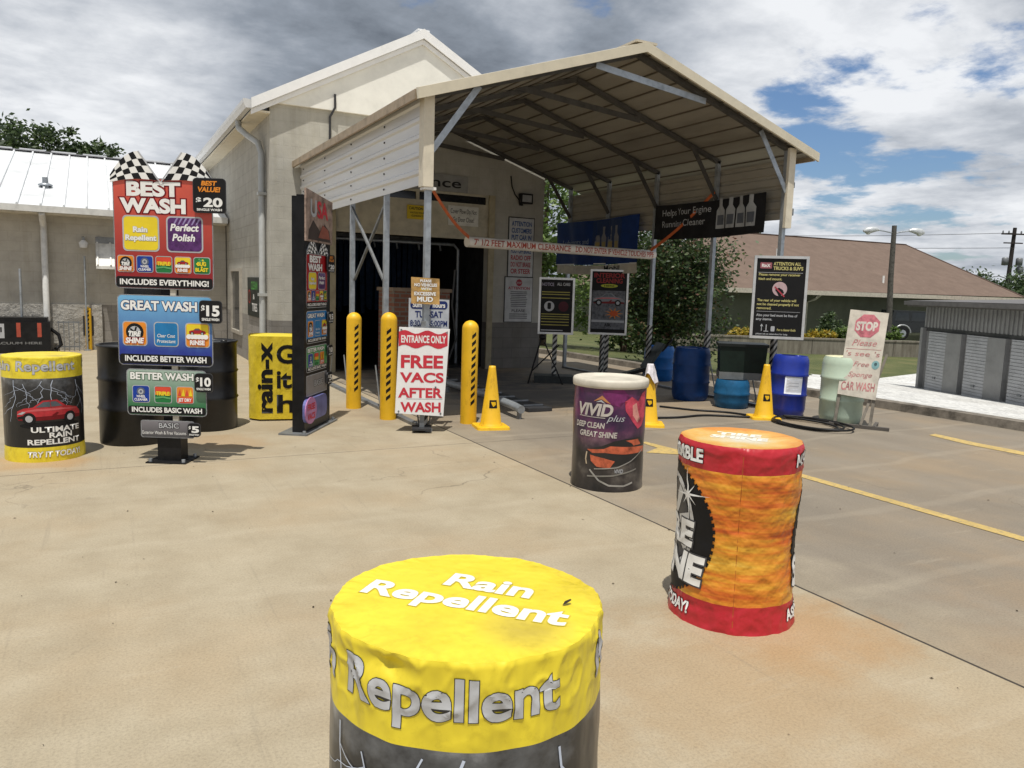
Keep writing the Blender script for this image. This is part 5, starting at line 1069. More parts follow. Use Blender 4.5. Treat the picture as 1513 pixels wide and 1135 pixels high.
drum('drum', 'right one of the black steel drums, nearer the yellow wrapped drum', (.97, 8.75), .305, .93, BD, (.36, .66), group=g_)
PB = M((0.012, 0.11, 0.36), .35, 0, .15, 4); PD = M((0.010, 0.045, 0.17), .38, 0, .2, 4); PK = M((0.015, 0.035, 0.30), .33, 0, .12, 4)
gd = 'plastic drums along the right carport side'
drum('plastic_drum', 'light blue plastic drum farthest back on the right carport side', (8.92, 11.2), .27, .62, PB, (.35, .68), group=gd, plastic=True)
drum('plastic_drum', 'navy blue plastic drum between the two middle carport posts', (7.78, 9.0), .27, .78, PD, (.35, .68), group=gd, plastic=True)
drum('plastic_drum', 'short teal blue drum under the black bin', (7.85, 8.2), .24, .40, M((0.015, 0.10, 0.22), .4, 0, .2), (.5,), group=gd, plastic=True)
def black_bin():
    t = thing('bin', 'square black bin with grey rim resting above the short blue drum', 'bin', (8.05, 8.27, .40), face(8, 8.3)+.1)
    mb = MB(); slab(mb, [(-.30, .10), (.30, .10), (.32, .46), (-.32, .46)], M((0.007, 0.015, 0.011), .5, 0, .3), -.25, .25); mb.build('body', t)
    mb = MB(); mb.box((-.31, -.26, .0), (.31, .26, .10), M((0.16, 0.17, 0.17), .5)); mb.build('tray', t)
    mb = MB(); mb.box((-.34, -.27, .46), (.34, .27, .50), M((0.012, 0.015, 0.014), .5)); mb.build('lid', t)
black_bin()
t = drum('plastic_drum', 'cobalt blue plastic drum with a white paper label', (8.12, 7.45), .235, .80, PK, (.35, .68), group=gd, plastic=True, tilt=R_(2))
mb = MB(); mp = lambda u, v, w: ((.237+w)*math.sin(u/.237-.78), -(.237+w)*math.cos(u/.237-.78), v); mb.rect(mp, -.06, .30, .17, .53, M((0.60, 0.62, 0.68), .6), .001, 0, .03)
for z in (.48, .44, .40, .36): mb.rect(mp, -.03, z, .12, z+.012, M((0.42, 0.44, 0.50), .6), .002, 0, .03)
mb.build('paper_label', t)
drum('plastic_drum', 'pale green translucent plastic drum behind the leaning stop board', (8.36, 6.78), .26, .84, M((0.46, 0.56, 0.45), .4, 0, .08, 3), (.35, .68), group=gd, plastic=True, lidm=M((0.62, 0.60, 0.42), .5))
# yellow wrapped drum with vertical lettering
def rainx():
    t = thing('barrel', 'barrel in creased yellow wrap with sideways black lettering behind the pylon', 'barrel', (1.78, 9.2, 0), face(1.78, 9.2), 'vinyl wrapped advertising barrels on the concrete')
    def rad(a, z):
        q = Vector((math.cos(a)*1.5, math.sin(a)*1.5, z*3)); sq = .30/max(abs(math.cos(a)), abs(math.sin(a)), .86); return sq + .006*noise.noise(q*2.2)+.005*noise.noise(q*5)
    zs = [0.02+.0359*k for k in range(27)]; mb = drum_shell(rad, zs, [(2, vinyl((0.74, 0.56, 0.03), .1, .4, 8, .5))], 96); mp = cylmap(rad, .30); c = .03
    mb.text(mp, 'rain-x', 0, .80, 0, .135, INK, .003, .04, cut=c, rot=(-.05, .09, math.pi/2))
    for s_, z in (('G', .66), ('it', .38), ('h', .10)): mb.text(mp, s_, .0, .19 if s_ != 'it' else .15, z, .19, INK, .003, .03, cut=c)
    mb.build('wrap', t)
    mb = MB(); mb.lathe([(.29, .945), (.2, .96), (.001, .962)], VY, 40, cap=False); mb.build('lid', t)
rainx()

# ------------------------------------------------------------------ signs at the lane entrance
def free_vacs():
    t = thing('lane_sign', 'tall white lane sign with red lettering about free vacs', 'sign', (3.03, 7.78, .03), -YAW*.75); t.scale = (.86, 1, .97)
    mb = MB(); W2 = .325; slab(mb, [(-W2-.01, .18), (W2-.06, .15), (W2, 1.12), (-W2+.03, 1.13)], M((0.80, 0.80, 0.80), .5, 0, .05), -.025, 0); f = flat_at(-.025)
    wv = [(-.30+.04*k, .95+.02*math.sin(k*.9)) for k in range(16)]; mb.poly(f, [(-.29, .93), (.29, .93)] and [(x*1.0, z-.03) for x, z in wv] + [(x, z+.13) for x, z in wv[::-1]], REDT, .002)
    mb.text(f, 'ENTRANCE ONLY', -.27, .28, .965, .075, PRINTW, .0035, .03)
    for s_, a, b_, z, h_ in (('FREE', -.27, .25, .69, .13), ('VACS', -.28, .26, .53, .10), ('AFTER', -.30, .25, .36, .10), ('WASH', -.27, .23, .20, .10)): mb.text(f, s_, a, b_, z, h_, REDT, .002, .035)
    mb.rect(f, -.2, .34, .25, .345, GREYTXT, .002)
    for x, z in ((-.29, .20), (.23, .18), (.29, 1.08), (-.27, 1.10)): mb.disc(f, x, z, .012, .012, GALVD, .003, None, 10)
    mb.build('board', t)
    mb = MB(); mb.box((-.03, .005, .02), (.03, .05, 1.2), GALVD); mb.build('pole', t)
    mb = MB(); mb.box((-.12, -.1, 0), (.12, .15, .02), DARKMET); mb.build('base', t)
free_vacs()
mb = MB(); slab(mb, [(-.25, 1.10), (.26, 1.09), (.26, 1.42), (-.25, 1.43)], M((0.46, 0.49, 0.54), .5), -.02, 0); f = flat_at(-.02); NV = M((0.015, 0.03, 0.14), .5)
mb.rect(f, -.23, 1.315, .24, 1.405, NV, .002, .04); mb.text(f, 'Summer hours', -.20, .21, 1.335, .05, PRINTW, .0035, .03); mb.text(f, 'TUE-SAT', -.17, .18, 1.225, .065, NV, .002, .03); mb.text(f, '8:30AM-5:00PM', -.23, .24, 1.13, .06, NV, .002, .02)
for x in (-.2, .21): mb.box((x-.01, 0, .3), (x+.01, .02, 1.1), GALVD)
hs_ = mb.build('hours_sign', None, (3.17, 8.0, 0), -YAW*.7); hs_.scale = (.86, 1, 1); tag(hs_, 'grey opening hours sign in navy lettering above the white lane sign', 'sign')
mb = MB(); slab(mb, [(-.15, 1.375), (.15, 1.37), (.145, 1.645), (-.155, 1.655)], M((0.46, 0.28, 0.10), .6, 0, .3, 9), -.018, 0); f = flat_at(-.018)
for s_, a, b_, z, h_ in (('PLEASE', -.06, .06, 1.605, .026), ('NO VEHICLES', -.12, .12, 1.56, .03), ('WITH', -.05, .06, 1.52, .026), ('EXCESSIVE', -.12, .11, 1.465, .034), ('MUD', -.09, .08, 1.40, .048)): mb.text(f, s_, a, b_, z, h_, PRINTW, .002, .04, outline=.04, oc=M((0.25, 0.12, 0.04), .6))
mb.disc(f, .0, 1.53, .06, .018, M((0.65, 0.45, 0.03), .5), .001)
tag(mb.build('mud_sign', None, (3.07, 7.84, 0), -YAW*.7), 'small brown sign ending in the word mud, fixed to the carport post', 'sign')
def framed(name, label, x, y, z0, W, H, draw, foot, rot=0, stripe=True, polez=None):
    t = thing('poster_stand', label, 'sign', (x, y, 0), face(x, y)+rot, 'framed posters on striped poles')
    mb = MB(); fw = .035
    for a, b_, c, d in ((-W/2, -W/2+fw, z0, z0+H), (W/2-fw, W/2, z0, z0+H), (-W/2+fw, W/2-fw, z0, z0+fw), (-W/2+fw, W/2-fw, z0+H-fw, z0+H)): mb.box((a, -.05, c), (b_, -.01, d), ALU)
    mb.build('frame', t)
    mb = MB(); mb.box((-W/2+.01, -.035, z0+.01), (W/2-.01, -.012, z0+H-.01), INK); draw(mb, lambda u, v, w: (u, -.035-w, z0+v), W, H); mb.build('poster', t)
    if foot:
        mb = MB(); mb.box((-.035, 0, .12 if foot == 'box' else 0), (.035, .07, z0+.3), DARKMET); p = mb.build('pole', t)
        mb = MB(); mb.box((-.039, -.004, .14), (.039, .074, z0-.01), STRIPE); mb.build('striped_tape', p)
        if foot == 'box': mb = MB(); mb.box((-.33, -.16, 0), (.33, .24, .12), M((0.04, 0.045, 0.045), .6)); mb.build('foot', t)
    return t
TYL = M((0.55, 0.50, 0.20), .5, 0, .08)
def d1(mb, f, W, H):
    mb.rect(f, -.27, H-.17, -.12, H-.09, M((0.30, 0.10, 0.12), .5), .002, .01); mb.text(f, 'RinX', -.25, -.14, H-.15, .04, PRINTW, .003, .03); mb.text(f, 'ATTENTION ALL', -.10, .25, H-.125, .042, TYL, .002, .02); mb.text(f, "TRUCKS & SUV'S", -.10, .28, H-.185, .042, TYL, .002, .03)
    mb.rect(f, -.29, H-.225, .28, H-.22, GREYTXT, .002)
    for s_, b_, z in (('Please remove your receiver', .25, .80), ('hitch and mount.', .02, .745), ('The rear of your vehicle will', .22, .475), ('not be cleaned properly if not', .26, .425), ('removed.', -.09, .375), ('Also your bed must be free of', .25, .285), ('any items.', -.07, .235)): mb.text(f, s_, -.28, b_, z*H/1.12 if False else z*(H/1.05), .032, TYL if z != .285 and z != .235 else GREYTXT, .002, .02)
    mb.rect(f, -.28, .345*(H/1.05), .28, .349*(H/1.05), GREYTXT, .002)
    pk = M((0.50, 0.36, 0.38), .5); mb.disc(f, .0, .635*(H/1.05), .095, .095, pk, .002, None, 28); mb.poly(f, [(-.06, .66), (-.01, .69), (.04, .66), (.06, .62), (.02, .60), (.03, .57), (-.01, .58), (-.03, .62)], INK, .004); mb.line(f, [(-.065, .70), (.065, .57)], .018, M((0.40, 0.05, 0.07), .5), .005)
    mb.line(f, [(-.20, .10), (-.20, .17)], .008, GREYTXT, .002); mb.poly(f, [(-.22, .165), (-.18, .165), (-.20, .20)], GREYTXT, .002); mb.line(f, [(-.14, .10), (-.14, .19)], .012, GREYTXT, .002); mb.line(f, [(-.17, .10), (-.11, .10)], .01, GREYTXT, .002); mb.rect(f, -.08, .10, -.03, .17, GREYTXT, .002, .01)
    mb.text(f, 'For a cleaner finish', .0, .24, .11, .03, TYL, .002, .02, .15); mb.text(f, 'please ask an attendant for help', -.27, .14, .055, .02, GREYTXT, .002)
framed('a', 'black notice in pale frame about hitches, mounted on the front right carport post', 8.10, 7.70, 1.0, .70, 1.11, d1, None, .12)
mb = MB(); 
def d2(mb, f, W, H):
    mb.text(f, 'NOTICE', -.25, -.05, H-.14, .05, M((0.30, 0.28, 0.36), .5), .002, .03); mb.text(f, 'ALL CARS', .0, .22, H-.13, .045, GREYTXT, .002, .03)
    for z in (.70, .66, .60): mb.rect(f, -.25, z, .22, z+.016, M((0.30, 0.27, 0.07), .5), .002)
    mb.disc(f, -.12, .47, .085, .085, GREYTXT, .002); mb.rect(f, -.15, .42, -.09, .53, INK, .004, .02); mb.disc(f, .12, .47, .085, .085, M((0.07, 0.012, 0.02), .5), .002)
    for z in (.33, .29, .25, .20, .15): mb.rect(f, -.25, z, .22, z+.016, M((0.30, 0.27, 0.07), .5), .002)
    mb.rect(f, -.25, .06, .12, .075, GREYTXT, .002)
framed('b', 'dim black poster with yellow lines standing beside the entrance wall', 6.80, 11.35, .82, .60, .95, d2, 'box', .05)
def d3(mb, f, W, H):
    mb.text(f, 'INTERIOR', -.27, .27, H-.14, .075, M((0.34, 0.04, 0.04), .5), .002, .03); mb.text(f, 'CLEANING', -.23, .23, H-.235, .075, M((0.34, 0.04, 0.04), .5), .002, .03); mb.disc(f, .0, H-.285, .15, .032, M((0.48, 0.50, 0.05), .5), .002); mb.text(f, 'HERE', -.09, .09, H-.30, .03, INK, .004)
    mb.rect(f, -.29, .10, .29, .78, M((0.13, 0.135, 0.15), .5, 0, .4, 20), .002); car_art(mb, f, .0, .60, .28, M((0.22, 0.23, 0.25), .4), .003)
    for k in range(9):
        a = 2*math.pi*k/9; mb.poly(f, [(.10+.05*math.cos(a+.3), .38+.04*math.sin(a+.3)), (.10+.05*math.cos(a-.3), .38+.04*math.sin(a-.3)), (.10+.17*math.cos(a), .38+.11*math.sin(a))], C['org'], .006)
    mb.disc(f, .10, .38, .07, .05, M((0.55, 0.10, 0.03), .5), .007); mb.rect(f, -.29, .22, .29, .26, GREYTXT, .005); mb.text(f, 'ASK', -.06, .06, .15, .05, INK, .005, .03)
framed('c', 'pale framed poster of a silver car with orange burst under the clearance bar', 8.0, 11.55, .80, .68, 1.15, d3, 'pole', .0)
def stop_board():
    t = thing('stop_board', 'leaning weathered white board with faded pink stop octagon and car wash lettering', 'sign', (8.14, 6.42, 0), face(8.14, 6.42)-.10)
    tl = math.atan2(.28, 1.36); c, s_ = math.cos(tl), math.sin(tl); sk = .045
    mp = lambda u, v, w: (u+v*sk, -w*c+v*s_, v*c+w*s_)
    tr = lambda q: [mp(u, v, w) for u, v, w in q]
    mb = MB(); W = .22; B = [(-W, .40), (W, .36), (W+.0, 1.44), (-W, 1.47)]; vs = tr([(u, v, .0) for u, v in B]+[(u, v, -.02) for u, v in B]); mb.add(vs, [(0,1,2,3),(7,6,5,4),(0,4,5,1),(1,5,6,2),(2,6,7,3),(3,7,4,0)], M((0.56, 0.52, 0.45), .7, 0, .18, 6))
    pk = M((0.50, 0.16, 0.19), .7, 0, .3, 14); pk2 = M((0.48, 0.20, 0.20), .7, 0, .3, 14)
    mb.poly(mp, [(.0+.15*math.cos(R_(22.5+45*k)), 1.27+.155*math.sin(R_(22.5+45*k))) for k in range(8)], pk, .002); mb.text(mp, 'STOP', -.125, .12, 1.215, .10, M((0.60, 0.55, 0.50), .7), .004, .05)
    mb.text(mp, 'Please', -.14, .14, 1.02, .075, pk2, .002, .0, .3); mb.rect(mp, -.2, .975, .2, .98, pk2, .002); mb.text(mp, "'s see 's", -.19, .19, .89, .06, pk2, .002, .0, .1); mb.text(mp, 'Free', -.09, .09, .76, .06, pk2, .002, .0, .3); mb.text(mp, 'Sponge', -.13, .14, .63, .06, pk2, .002, .0, .3); mb.text(mp, 'CAR WASH', -.19, .19, .46, .10, pk2, .002, .02)
    tq = M((0.20, 0.36, 0.38), .7, 0, .3)
    for x in (-.15, .16): mb.disc(mp, x, .79, .045, .055, tq, .002, None, 12); mb.disc(mp, x, .80, .018, .022, M((0.06, 0.11, 0.12), .7), .003, None, 8)
    mb.build('board', t); mb = MB(); gr = M((0.20, 0.18, 0.15), .7, 0, .25)
    for x in (-W+.02, W-.02): mb.bar(mp(x, .02, -.035), mp(x, 1.44, -.035), .035, .028, gr)
    mb.build('frame', t); mb = MB(); mb.bar((-.26, -.0, .02), (.42, .0, .02), .06, .04, M((0.10, 0.09, 0.08), .8)); mb.bar((.1, 0, .04), (.30, .34, .9), .03, .03, gr); mb.bar((.25, .0, .02), (.25, .40, .02), .04, .04, M((0.10, 0.09, 0.08), .8)); mb.build('stand', t)
stop_board()
# hoses
HM = M((0.015, 0.015, 0.016), .45, 0, .3)
def smooth(P, k=8):
    P = [Vector(p) for p in P]; out = []
    for i in range(len(P)-1):
        p0, p1, p2, p3 = P[max(i-1, 0)], P[i], P[i+1], P[min(i+2, len(P)-1)]
        for j in range(k):
            s_ = j/k; out.append(.5*((2*p1)+(p2-p0)*s_+(2*p0-5*p1+4*p2-p3)*s_*s_+(3*p1-p0-3*p2+p3)*s_**3))
    return out+[P[-1]]
mb = MB(); P = [(-.75, 1.75, .015), (-.5, 1.35, .015), (-.15, 1.0, .015), (-.02, .45, .015)]
for k in range(34): a = k*.55; rr = .36+.05*math.sin(k*.7)+.004*k; P.append((.13+rr*math.cos(a+2.0)*.75, rr*math.sin(a+2.0)*1.1-.05, .015+.0009*k))
P += [(.45, -.1, .02), (.55, .1, .015)]
mb.tube(smooth(P), .013, HM, 8); tag(mb.build('hose', None, (7.55, 6.72, 0)), 'black hose coiled on the ground beside the cone and blue drum', 'hose')
mb = MB(); mb.tube(smooth([(0,0,.015),(.5,-.12,.015),(1.0,-.1,.015),(1.5,-.4,.015),(1.9,-.5,.015)]), .014, HM, 8); tag(mb.build('hose', None, (5.9, 7.75, 0)), 'straight black hose lying behind the rag topped cone', 'hose')
mb = MB(); mb.tube([(0,0,.12),(0,.2,.14),(.1,1.2,.14),(.1,3.2,.14)], .05, GALV, 12); mb.tube([(0,.05,0),(0,.05,.12)], .03, GALVD, 8); mb.tube([(.1,2.5,0),(.1,2.5,.12)], .03, GALVD, 8); tag(mb.build('guide_rail', None, (4.45, 8.15, 0)), 'low grey steel guide rail leading into the wash lane', 'rail')
t = thing('conveyor_track', 'dark steel wheel track set on the wash lane floor', 'track', (4.8, 8.6, 0)); mb = MB(); mb.box((0, 0, .006), (.35, 4.9, .05), DARKMET); mb.build('bed', t); mb = MB()
for k in range(12): mb.tube([(.03, .2+k*.4, .055), (.32, .2+k*.4, .055)], .02, GALVD, 8)
mb.build('rollers', t)
# folded wand stand and chair-like cart deep in the carport
t = thing('wand_stand', 'spindly black wand stand beside the dim poster by the wall', 'stand', (6.45, 11.2, 0), -.5); mb = MB()
mb.tube([(-.2,0,0),(0,0,.78)], .015, BLACK, 6); mb.tube([(.38,0,0),(.05,0,.7)], .013, BLACK, 6); mb.tube([(-.15,.05,.2),(.3,.05,.66)], .012, BLACK, 6); mb.build('legs', t); mb = MB(); mb.lathe([(.001,-.05),(.05,-.03),(.06,0),(.05,.03),(.001,.05)], BLACK, 12, (.02,0,.78)); mb.build('reel', t)
t = thing('cart', 'black wheeled cart standing by the far right carport post', 'cart', (8.2, 10.55, 0), face(8.2, 10.5)); mb = MB(); mb.bar((-.45, 0, .16), (.1, 0, .34), .34, .06, BLACK); mb.bar((-.08, 0, .3), (.18, .1, .72), .34, .05, M((0.06, 0.07, 0.07), .5)); mb.build('bed', t)
for y in (-.17, .17): mb = MB(); mb.tube([(-.4, y-.02, .1), (-.4, y+.02, .1)], .1, BLACK, 16); mb.build('wheel', t)
mb = MB(); mb.tube([(.2, -.15, .6), (.36, -.15, .8), (.36, .15, .8), (.2, .15, .6)], .015, BLACK, 6); mb.build('handle', t)

# ------------------------------------------------------------------ right hand neighbours
def storage():
    t = thing('storage_building', 'low grey metal storage building with roll-up doors at the right edge', 'building', (20.30, 14.03, zt(20.3)), math.atan2(-4.10, -2.07))
    # local +x runs along the door front towards the viewer; local +y is the outside (door side)
    L, D, H = 16.0, 7.0, 2.30
    wl = M((0.27, 0.268, 0.265), .5, .2, .12, 2); dr = M((0.42, 0.425, 0.44), .45, .1, .10, 3); dk = M((0.055, 0.055, 0.055), .5)
    mb = MB(); mb.box((0, -D, -.3), (L, -.12, H), wl)
    for x in [k*.16 for k in range(100)]: mb.box((x+.02, -.12, 1.72), (x+.09, -.095, H-.02), wl)
    mb.box((0, -.12, -.3), (.12, 0, 1.70), wl); mb.box((0, -.12, 1.62), (L, -.098, 1.72), dk)
    x = .35
    spots = []
    while x < L-1.5:
        spots.append(x); mb.box((x+.95, -.12, -.3), (x+1.62, 0, 1.62), wl); x += 1.75
    mb.build('wall', t, flipy=True)
    mb = MB()
    for k in range(1): pass
    mb.add([(-.25, .30, H-.02), (L, .30, H+.0), (L, -D-.3, H+.30), (-.25, -D-.3, H+.30), (-.25, .30, H+.14), (L, .30, H+.16), (L, -D-.3, H+.44), (-.25, -D-.3, H+.44)], [(3,2,1,0),(4,5,6,7),(0,1,5,4),(3,0,4,7),(2,3,7,6)], M((0.12, 0.11, 0.105), .5, .1)); rf = mb.build('roof', t, flipy=True)
    mb = MB(); mb.box((-.30, .30, H+.02), (L, .38, H+.13), M((0.15, 0.14, 0.135), .45)); mb.build('gutter', rf, flipy=True)
    for x in spots:
        mb = MB(); z = -.25
        while z < 1.60: mb.box((x+.02, -.09, z), (x+.90, -.05, min(z+.065, 1.62)), dr); mb.box((x+.02, -.09, min(z+.065, 1.615)), (x+.90, -.07, min(z+.08, 1.62)), dr); z += .08
        d = mb.build('roll_up_door', t, flipy=True); mb = MB(); mb.box((x+.40, -.05, .35), (x+.52, -.03, .40), GALVD); mb.build('handle', d, flipy=True)
storage()
def lamp_post():
    x, y = 37.4, 27.9; t = thing('street_lamp', 'wooden pole street lamp with two cobra heads in front of the brown roof', 'street lamp', (x, y, -1.25), -YAW)
    mb = MB(); mb.tube([(.25, 0, 0), (.05, 0, 4), (0, 0, 6.75)], [.16, .14, .12], M((0.085, 0.08, 0.07), .9, 0, .3, 8), 12); mb.build('pole', t)
    for s_ in (-1, 1):
        mb = MB(); mb.tube([(0, 0, 6.35), (s_*.5, 0, 6.45), (s_*.95, 0, 6.5)], .035, GALV, 8); a = mb.build('arm', t)
        mb = MB(); mb.tube([(s_*.8, 0, 6.5), (s_*.95, 0, 6.53), (s_*1.2, 0, 6.5), (s_*1.45, 0, 6.45), (s_*1.62, 0, 6.42)], [.06, .12, .17, .17, .06], M((0.55, 0.57, 0.58), .35, .3), 12); mb.build('lamp_head', a)
        mb = MB(); mb.lathe([(.001, -.13), (.1, -.1), (.14, 0)], M((0.6, 0.62, 0.6), .15), 12, (s_*1.36, 0, 6.36)); mb.build('lens', a)
lamp_post()
def brown_building():
    t = thing('shingled_building', 'long olive walled building under a wide brown shingle roof', 'building', (29, 32, -1.2))
    o = (29, 32, -1.2); Lc = lambda x, y, z: (x-o[0], y-o[1], z-o[2])
    m, nt, b = newmat('brown shingles'); lk = nt.links.new; n = noise_tex(nt, 1.2, 8, .7); f = noise_tex(nt, 10, 4, .7, mapscale=(.4, 1, 3)); lk(mixc(nt, 1.0, ramp(nt, n, [(.3, (.118, .080, .060)), (.7, (.165, .115, .088))]), ramp(nt, f, [(.3, (.86, .85, .84)), (.7, (1.1, 1.1, 1.1))]), 'MULTIPLY'), b.inputs['Base Color']); b.inputs['Roughness'].default_value = .9
    x0, x1, yF, yB, ze = 28.0, 57.4, 32.0, 50.0, 1.95; rx0, rx1, ry, rz = 37.2, 56.6-.2, 41.0, 5.85
    mb = MB(); A, Bq, Cq, Dq = Lc(x0,yF,ze), Lc(x1,yF,ze+.1), Lc(x1,yB,ze+.1), Lc(x0,yB,ze); E1, E2 = Lc(rx0,ry,rz), Lc(rx1-6.0 if False else rx1,ry,rz+.12)
    mb.add([A,Bq,Cq,Dq,E1,E2], [(0,1,5,4),(1,2,5),(2,3,4,5),(3,0,4),(3,2,1,0)], m); mb.bar(E1, E2, .3, .06, M((0.09, 0.06, 0.05), .9)); mb.bar(E2, Bq, .25, .06, M((0.09, 0.06, 0.05), .9)); rf = mb.build('roof', t)
    mb = MB(); mb.box(Lc(x0-.1, yF-.15, ze-.22), Lc(x1, yF-.02, ze+.03), M((0.50, 0.46, 0.38), .5)); mb.build('gutter', rf)
    for px, py in ((44.3, 33.5), (38.5, 37)):
        z = ze+(py-yF)/(ry-yF)*(rz-ze); mb = MB(); mb.tube([Lc(px, py, z-.1), Lc(px, py, z+.5)], .07, WHITE, 8); mb.build('vent_pipe', rf)
    mb = MB(); mb.box(Lc(x0+.6, yF+.7, -1.2), Lc(x1-.6, yB-.7, ze-.01), M((0.105, 0.112, 0.078), .8, 0, .08, 2)); mb.box(Lc(x0+.5, yF+.1, ze-.16), Lc(x1-.1, yF+.7, ze-.13), M((0.4, 0.37, 0.3), .6)); mb.build('wall', t)
    for px in (36.6, 49.5):
        mb = MB(); mb.tube([Lc(px+.3, yF-.08, ze-.2), Lc(px+.2, yF+.2, ze-.45), Lc(px, yF+.62, ze-.65), Lc(px, yF+.62, -1.15)], .07, M((0.5, 0.48, 0.42), .5), 8); mb.build('downspout', t)
brown_building()
def ret_wall():
    a = Vector((24.0, 30.9)); b_ = Vector((38.2, 23.3)); m, nt, b = newmat('stained concrete'); n = noise_tex(nt, 2, 7, .7, mapscale=(2, 2, .35)); nt.links.new(ramp(nt, n, [(.3, (.10, .085, .065)), (.55, (.21, .19, .155)), (.75, (.27, .25, .21))]), b.inputs['Base Color']); b.inputs['Roughness'].default_value = .9
    t = thing('retaining_wall', 'low stained concrete wall below the flower bed', 'wall', (a.x, a.y, -1.3), math.atan2(b_.y-a.y, b_.x-a.x)); L = (b_-a).length
    mb = MB(); x = 0.0
    while x < L: mb.box((x, 0, 0), (min(x+1.98, L), .25, .82), m); x += 2.0
    mb.build('panel', t); mb = MB(); mb.box((0, -.03, .822), (L, .3, .90), m); mb.build('coping', t)
    mb = MB(); mb.add([(0,.3,.62),(L,.3,.62),(L,6,.62),(0,6,.62)], [(0,1,2,3)], GR); o = struct(mb.build('flower_bed', None, (a.x, a.y, -1.3), math.atan2(b_.y-a.y, b_.x-a.x)))
    return a, b_
RA, RB2 = ret_wall()
# earth strip below the wall
def leaf_cloud(mb, c, rad, n, size, mat, r, clumps=40, squash=1.0, fill=.75):
    c = Vector(c); cl = []
    for i in range(clumps):
        d = Vector((r.gauss(0,1), r.gauss(0,1), r.gauss(0,1))).normalized(); k = r.uniform(fill*.45, 1.0)**.6*r.choice((.8, 1.0, 1.0, 1.22))
        cl.append((Vector((d.x*rad[0]*k, d.y*rad[1]*k, d.z*rad[2]*k)), r.uniform(.16, .34)*min(rad)*1.1))
    V = []; Fq = []
    for i in range(n):
        p, s_ = r.choice(cl); q = c+p+Vector((r.gauss(0,1), r.gauss(0,1), r.gauss(0,.8)))*s_*.62
        a = Vector((r.gauss(0,1), r.gauss(0,1), r.gauss(0,.6))).normalized(); b_ = a.cross(Vector((r.gauss(0,1), r.gauss(0,1), r.gauss(0,1)))).normalized(); L = size*r.uniform(.7, 1.35); w_ = L*.5
        o = len(V); V += [q, q+a*L*.5+b_*w_*.5, q+a*L, q+a*L*.5-b_*w_*.5]; Fq.append((o, o+1, o+2, o+3))
    mb.add(V, Fq, mat)
    return cl
def tree(name, label, cat, loc, h, rad, trunk_r, n, size, mat, seed, cz=.62, clumps=45, group=None):
    r = random.Random(seed); t = thing(name, label, cat, loc, 0, group); c = (0, 0, h*cz)
    mb = MB(); cl = leaf_cloud(mb, c, rad, n, size, mat, r, clumps); mb.build('crown', t)
    mb = MB(); mb.tube([(0,0,-.15), (.03*h*.3, 0, h*cz*.5), (0, .02*h, h*cz)], [trunk_r, trunk_r*.75, trunk_r*.45], BARK, 10)
    for p, s_ in cl[:7]: mb.tube([(0, 0, h*cz*r.uniform(.45, .85)), (p.x*.5, p.y*.5, h*cz+p.z*.45-.1), (p.x, p.y, h*cz+p.z)], [trunk_r*.4, trunk_r*.25, trunk_r*.08], BARK, 6)
    mb.build('trunk', t); return t
LF1 = mat_leaf([(0, (.018, .035, .012)), (.5, (.04, .07, .022)), (.85, (.075, .115, .04)), (1, (.11, .15, .06))])
LF2 = mat_leaf([(0, (.035, .065, .014)), (.5, (.085, .14, .03)), (1, (.16, .23, .06))])
LF3 = mat_leaf([(0, (.015, .032, .010)), (.5, (.038, .070, .020)), (.86, (.085, .125, .04)), (.93, (.13, .05, .03)), (1, (.14, .18, .08))])
LF4 = mat_leaf([(0, (.30, .20, .02)), (.5, (.42, .30, .03)), (1, (.12, .17, .03))])
tree('shrub', 'large dense dark shrub with reddish tips beside the carport', 'shrub', (12.1, 14.9, zt(12.1)), 4.3, (1.35, 1.3, 1.95), .10, 24000, .10, LF3, 3, .47, 150)
gt = 'trees beyond the car wash'
tree('tree', 'light green tree seen between the entrance wall and the blue banner', 'tree', (12.4, 21.5, zt(12.4)), 6.2, (1.7, 1.7, 2.7), .14, 7000, .17, LF2, 5, .58, 70, gt)
tree('tree', 'bushy green tree behind the interior cleaning poster', 'tree', (16.3, 22.5, zt(16)), 4.6, (2.4, 1.6, 2.0), .13, 7000, .17, LF2, 6, .45, 70, gt)
for k, (px, Y, topz, r_, lab) in enumerate(((-3.6, 36, 6.9, 1.4, 'left'), (-1.95, 37, 7.75, 1.25, 'b'), (-.55, 37, 7.4, .9, 'c'), (.75, 38, 6.75, 1.0, 'd'), (-5.6, 37, 7.0, 1.6, 'e'))):
    labs = ['tree with rounded low top behind the roof, second from the photo edge', 'tallest of the trees showing over the white ribbed roof', 'narrow open topped tree over the white ribbed roof', 'lowest and rightmost tree showing over the white ribbed roof', 'broad tree at the very left edge over the white ribbed roof']
    tree('tree', labs[k], 'tree', (px, Y, 0), topz, (r_, r_, 1.9), .14, 3200, .20, LF1, 20+k, .76, 38, 'trees behind the left wing roof')
tree('tree', 'distant tree crown just left of the utility pole', 'tree', (62, 37.5, -1.2), 5.4, (3.2, 2.0, 2.2), .2, 3500, .3, LF1, 41, .60, 40, 'distant trees on the right')
tree('tree', 'distant tree crown right of the utility pole', 'tree', (70.5, 39, -1.2), 5.5, (2.6, 2.0, 2.0), .2, 3000, .3, LF1, 42, .62, 40, 'distant trees on the right')
tree('tree', 'distant tree top peeping over the brown roof beside the carport corner', 'tree', (45.5, 48, -1.2), 9.0, (1.8, 1.8, 2.0), .2, 3000, .3, LF2, 43, .80, 40, 'distant trees on the right')
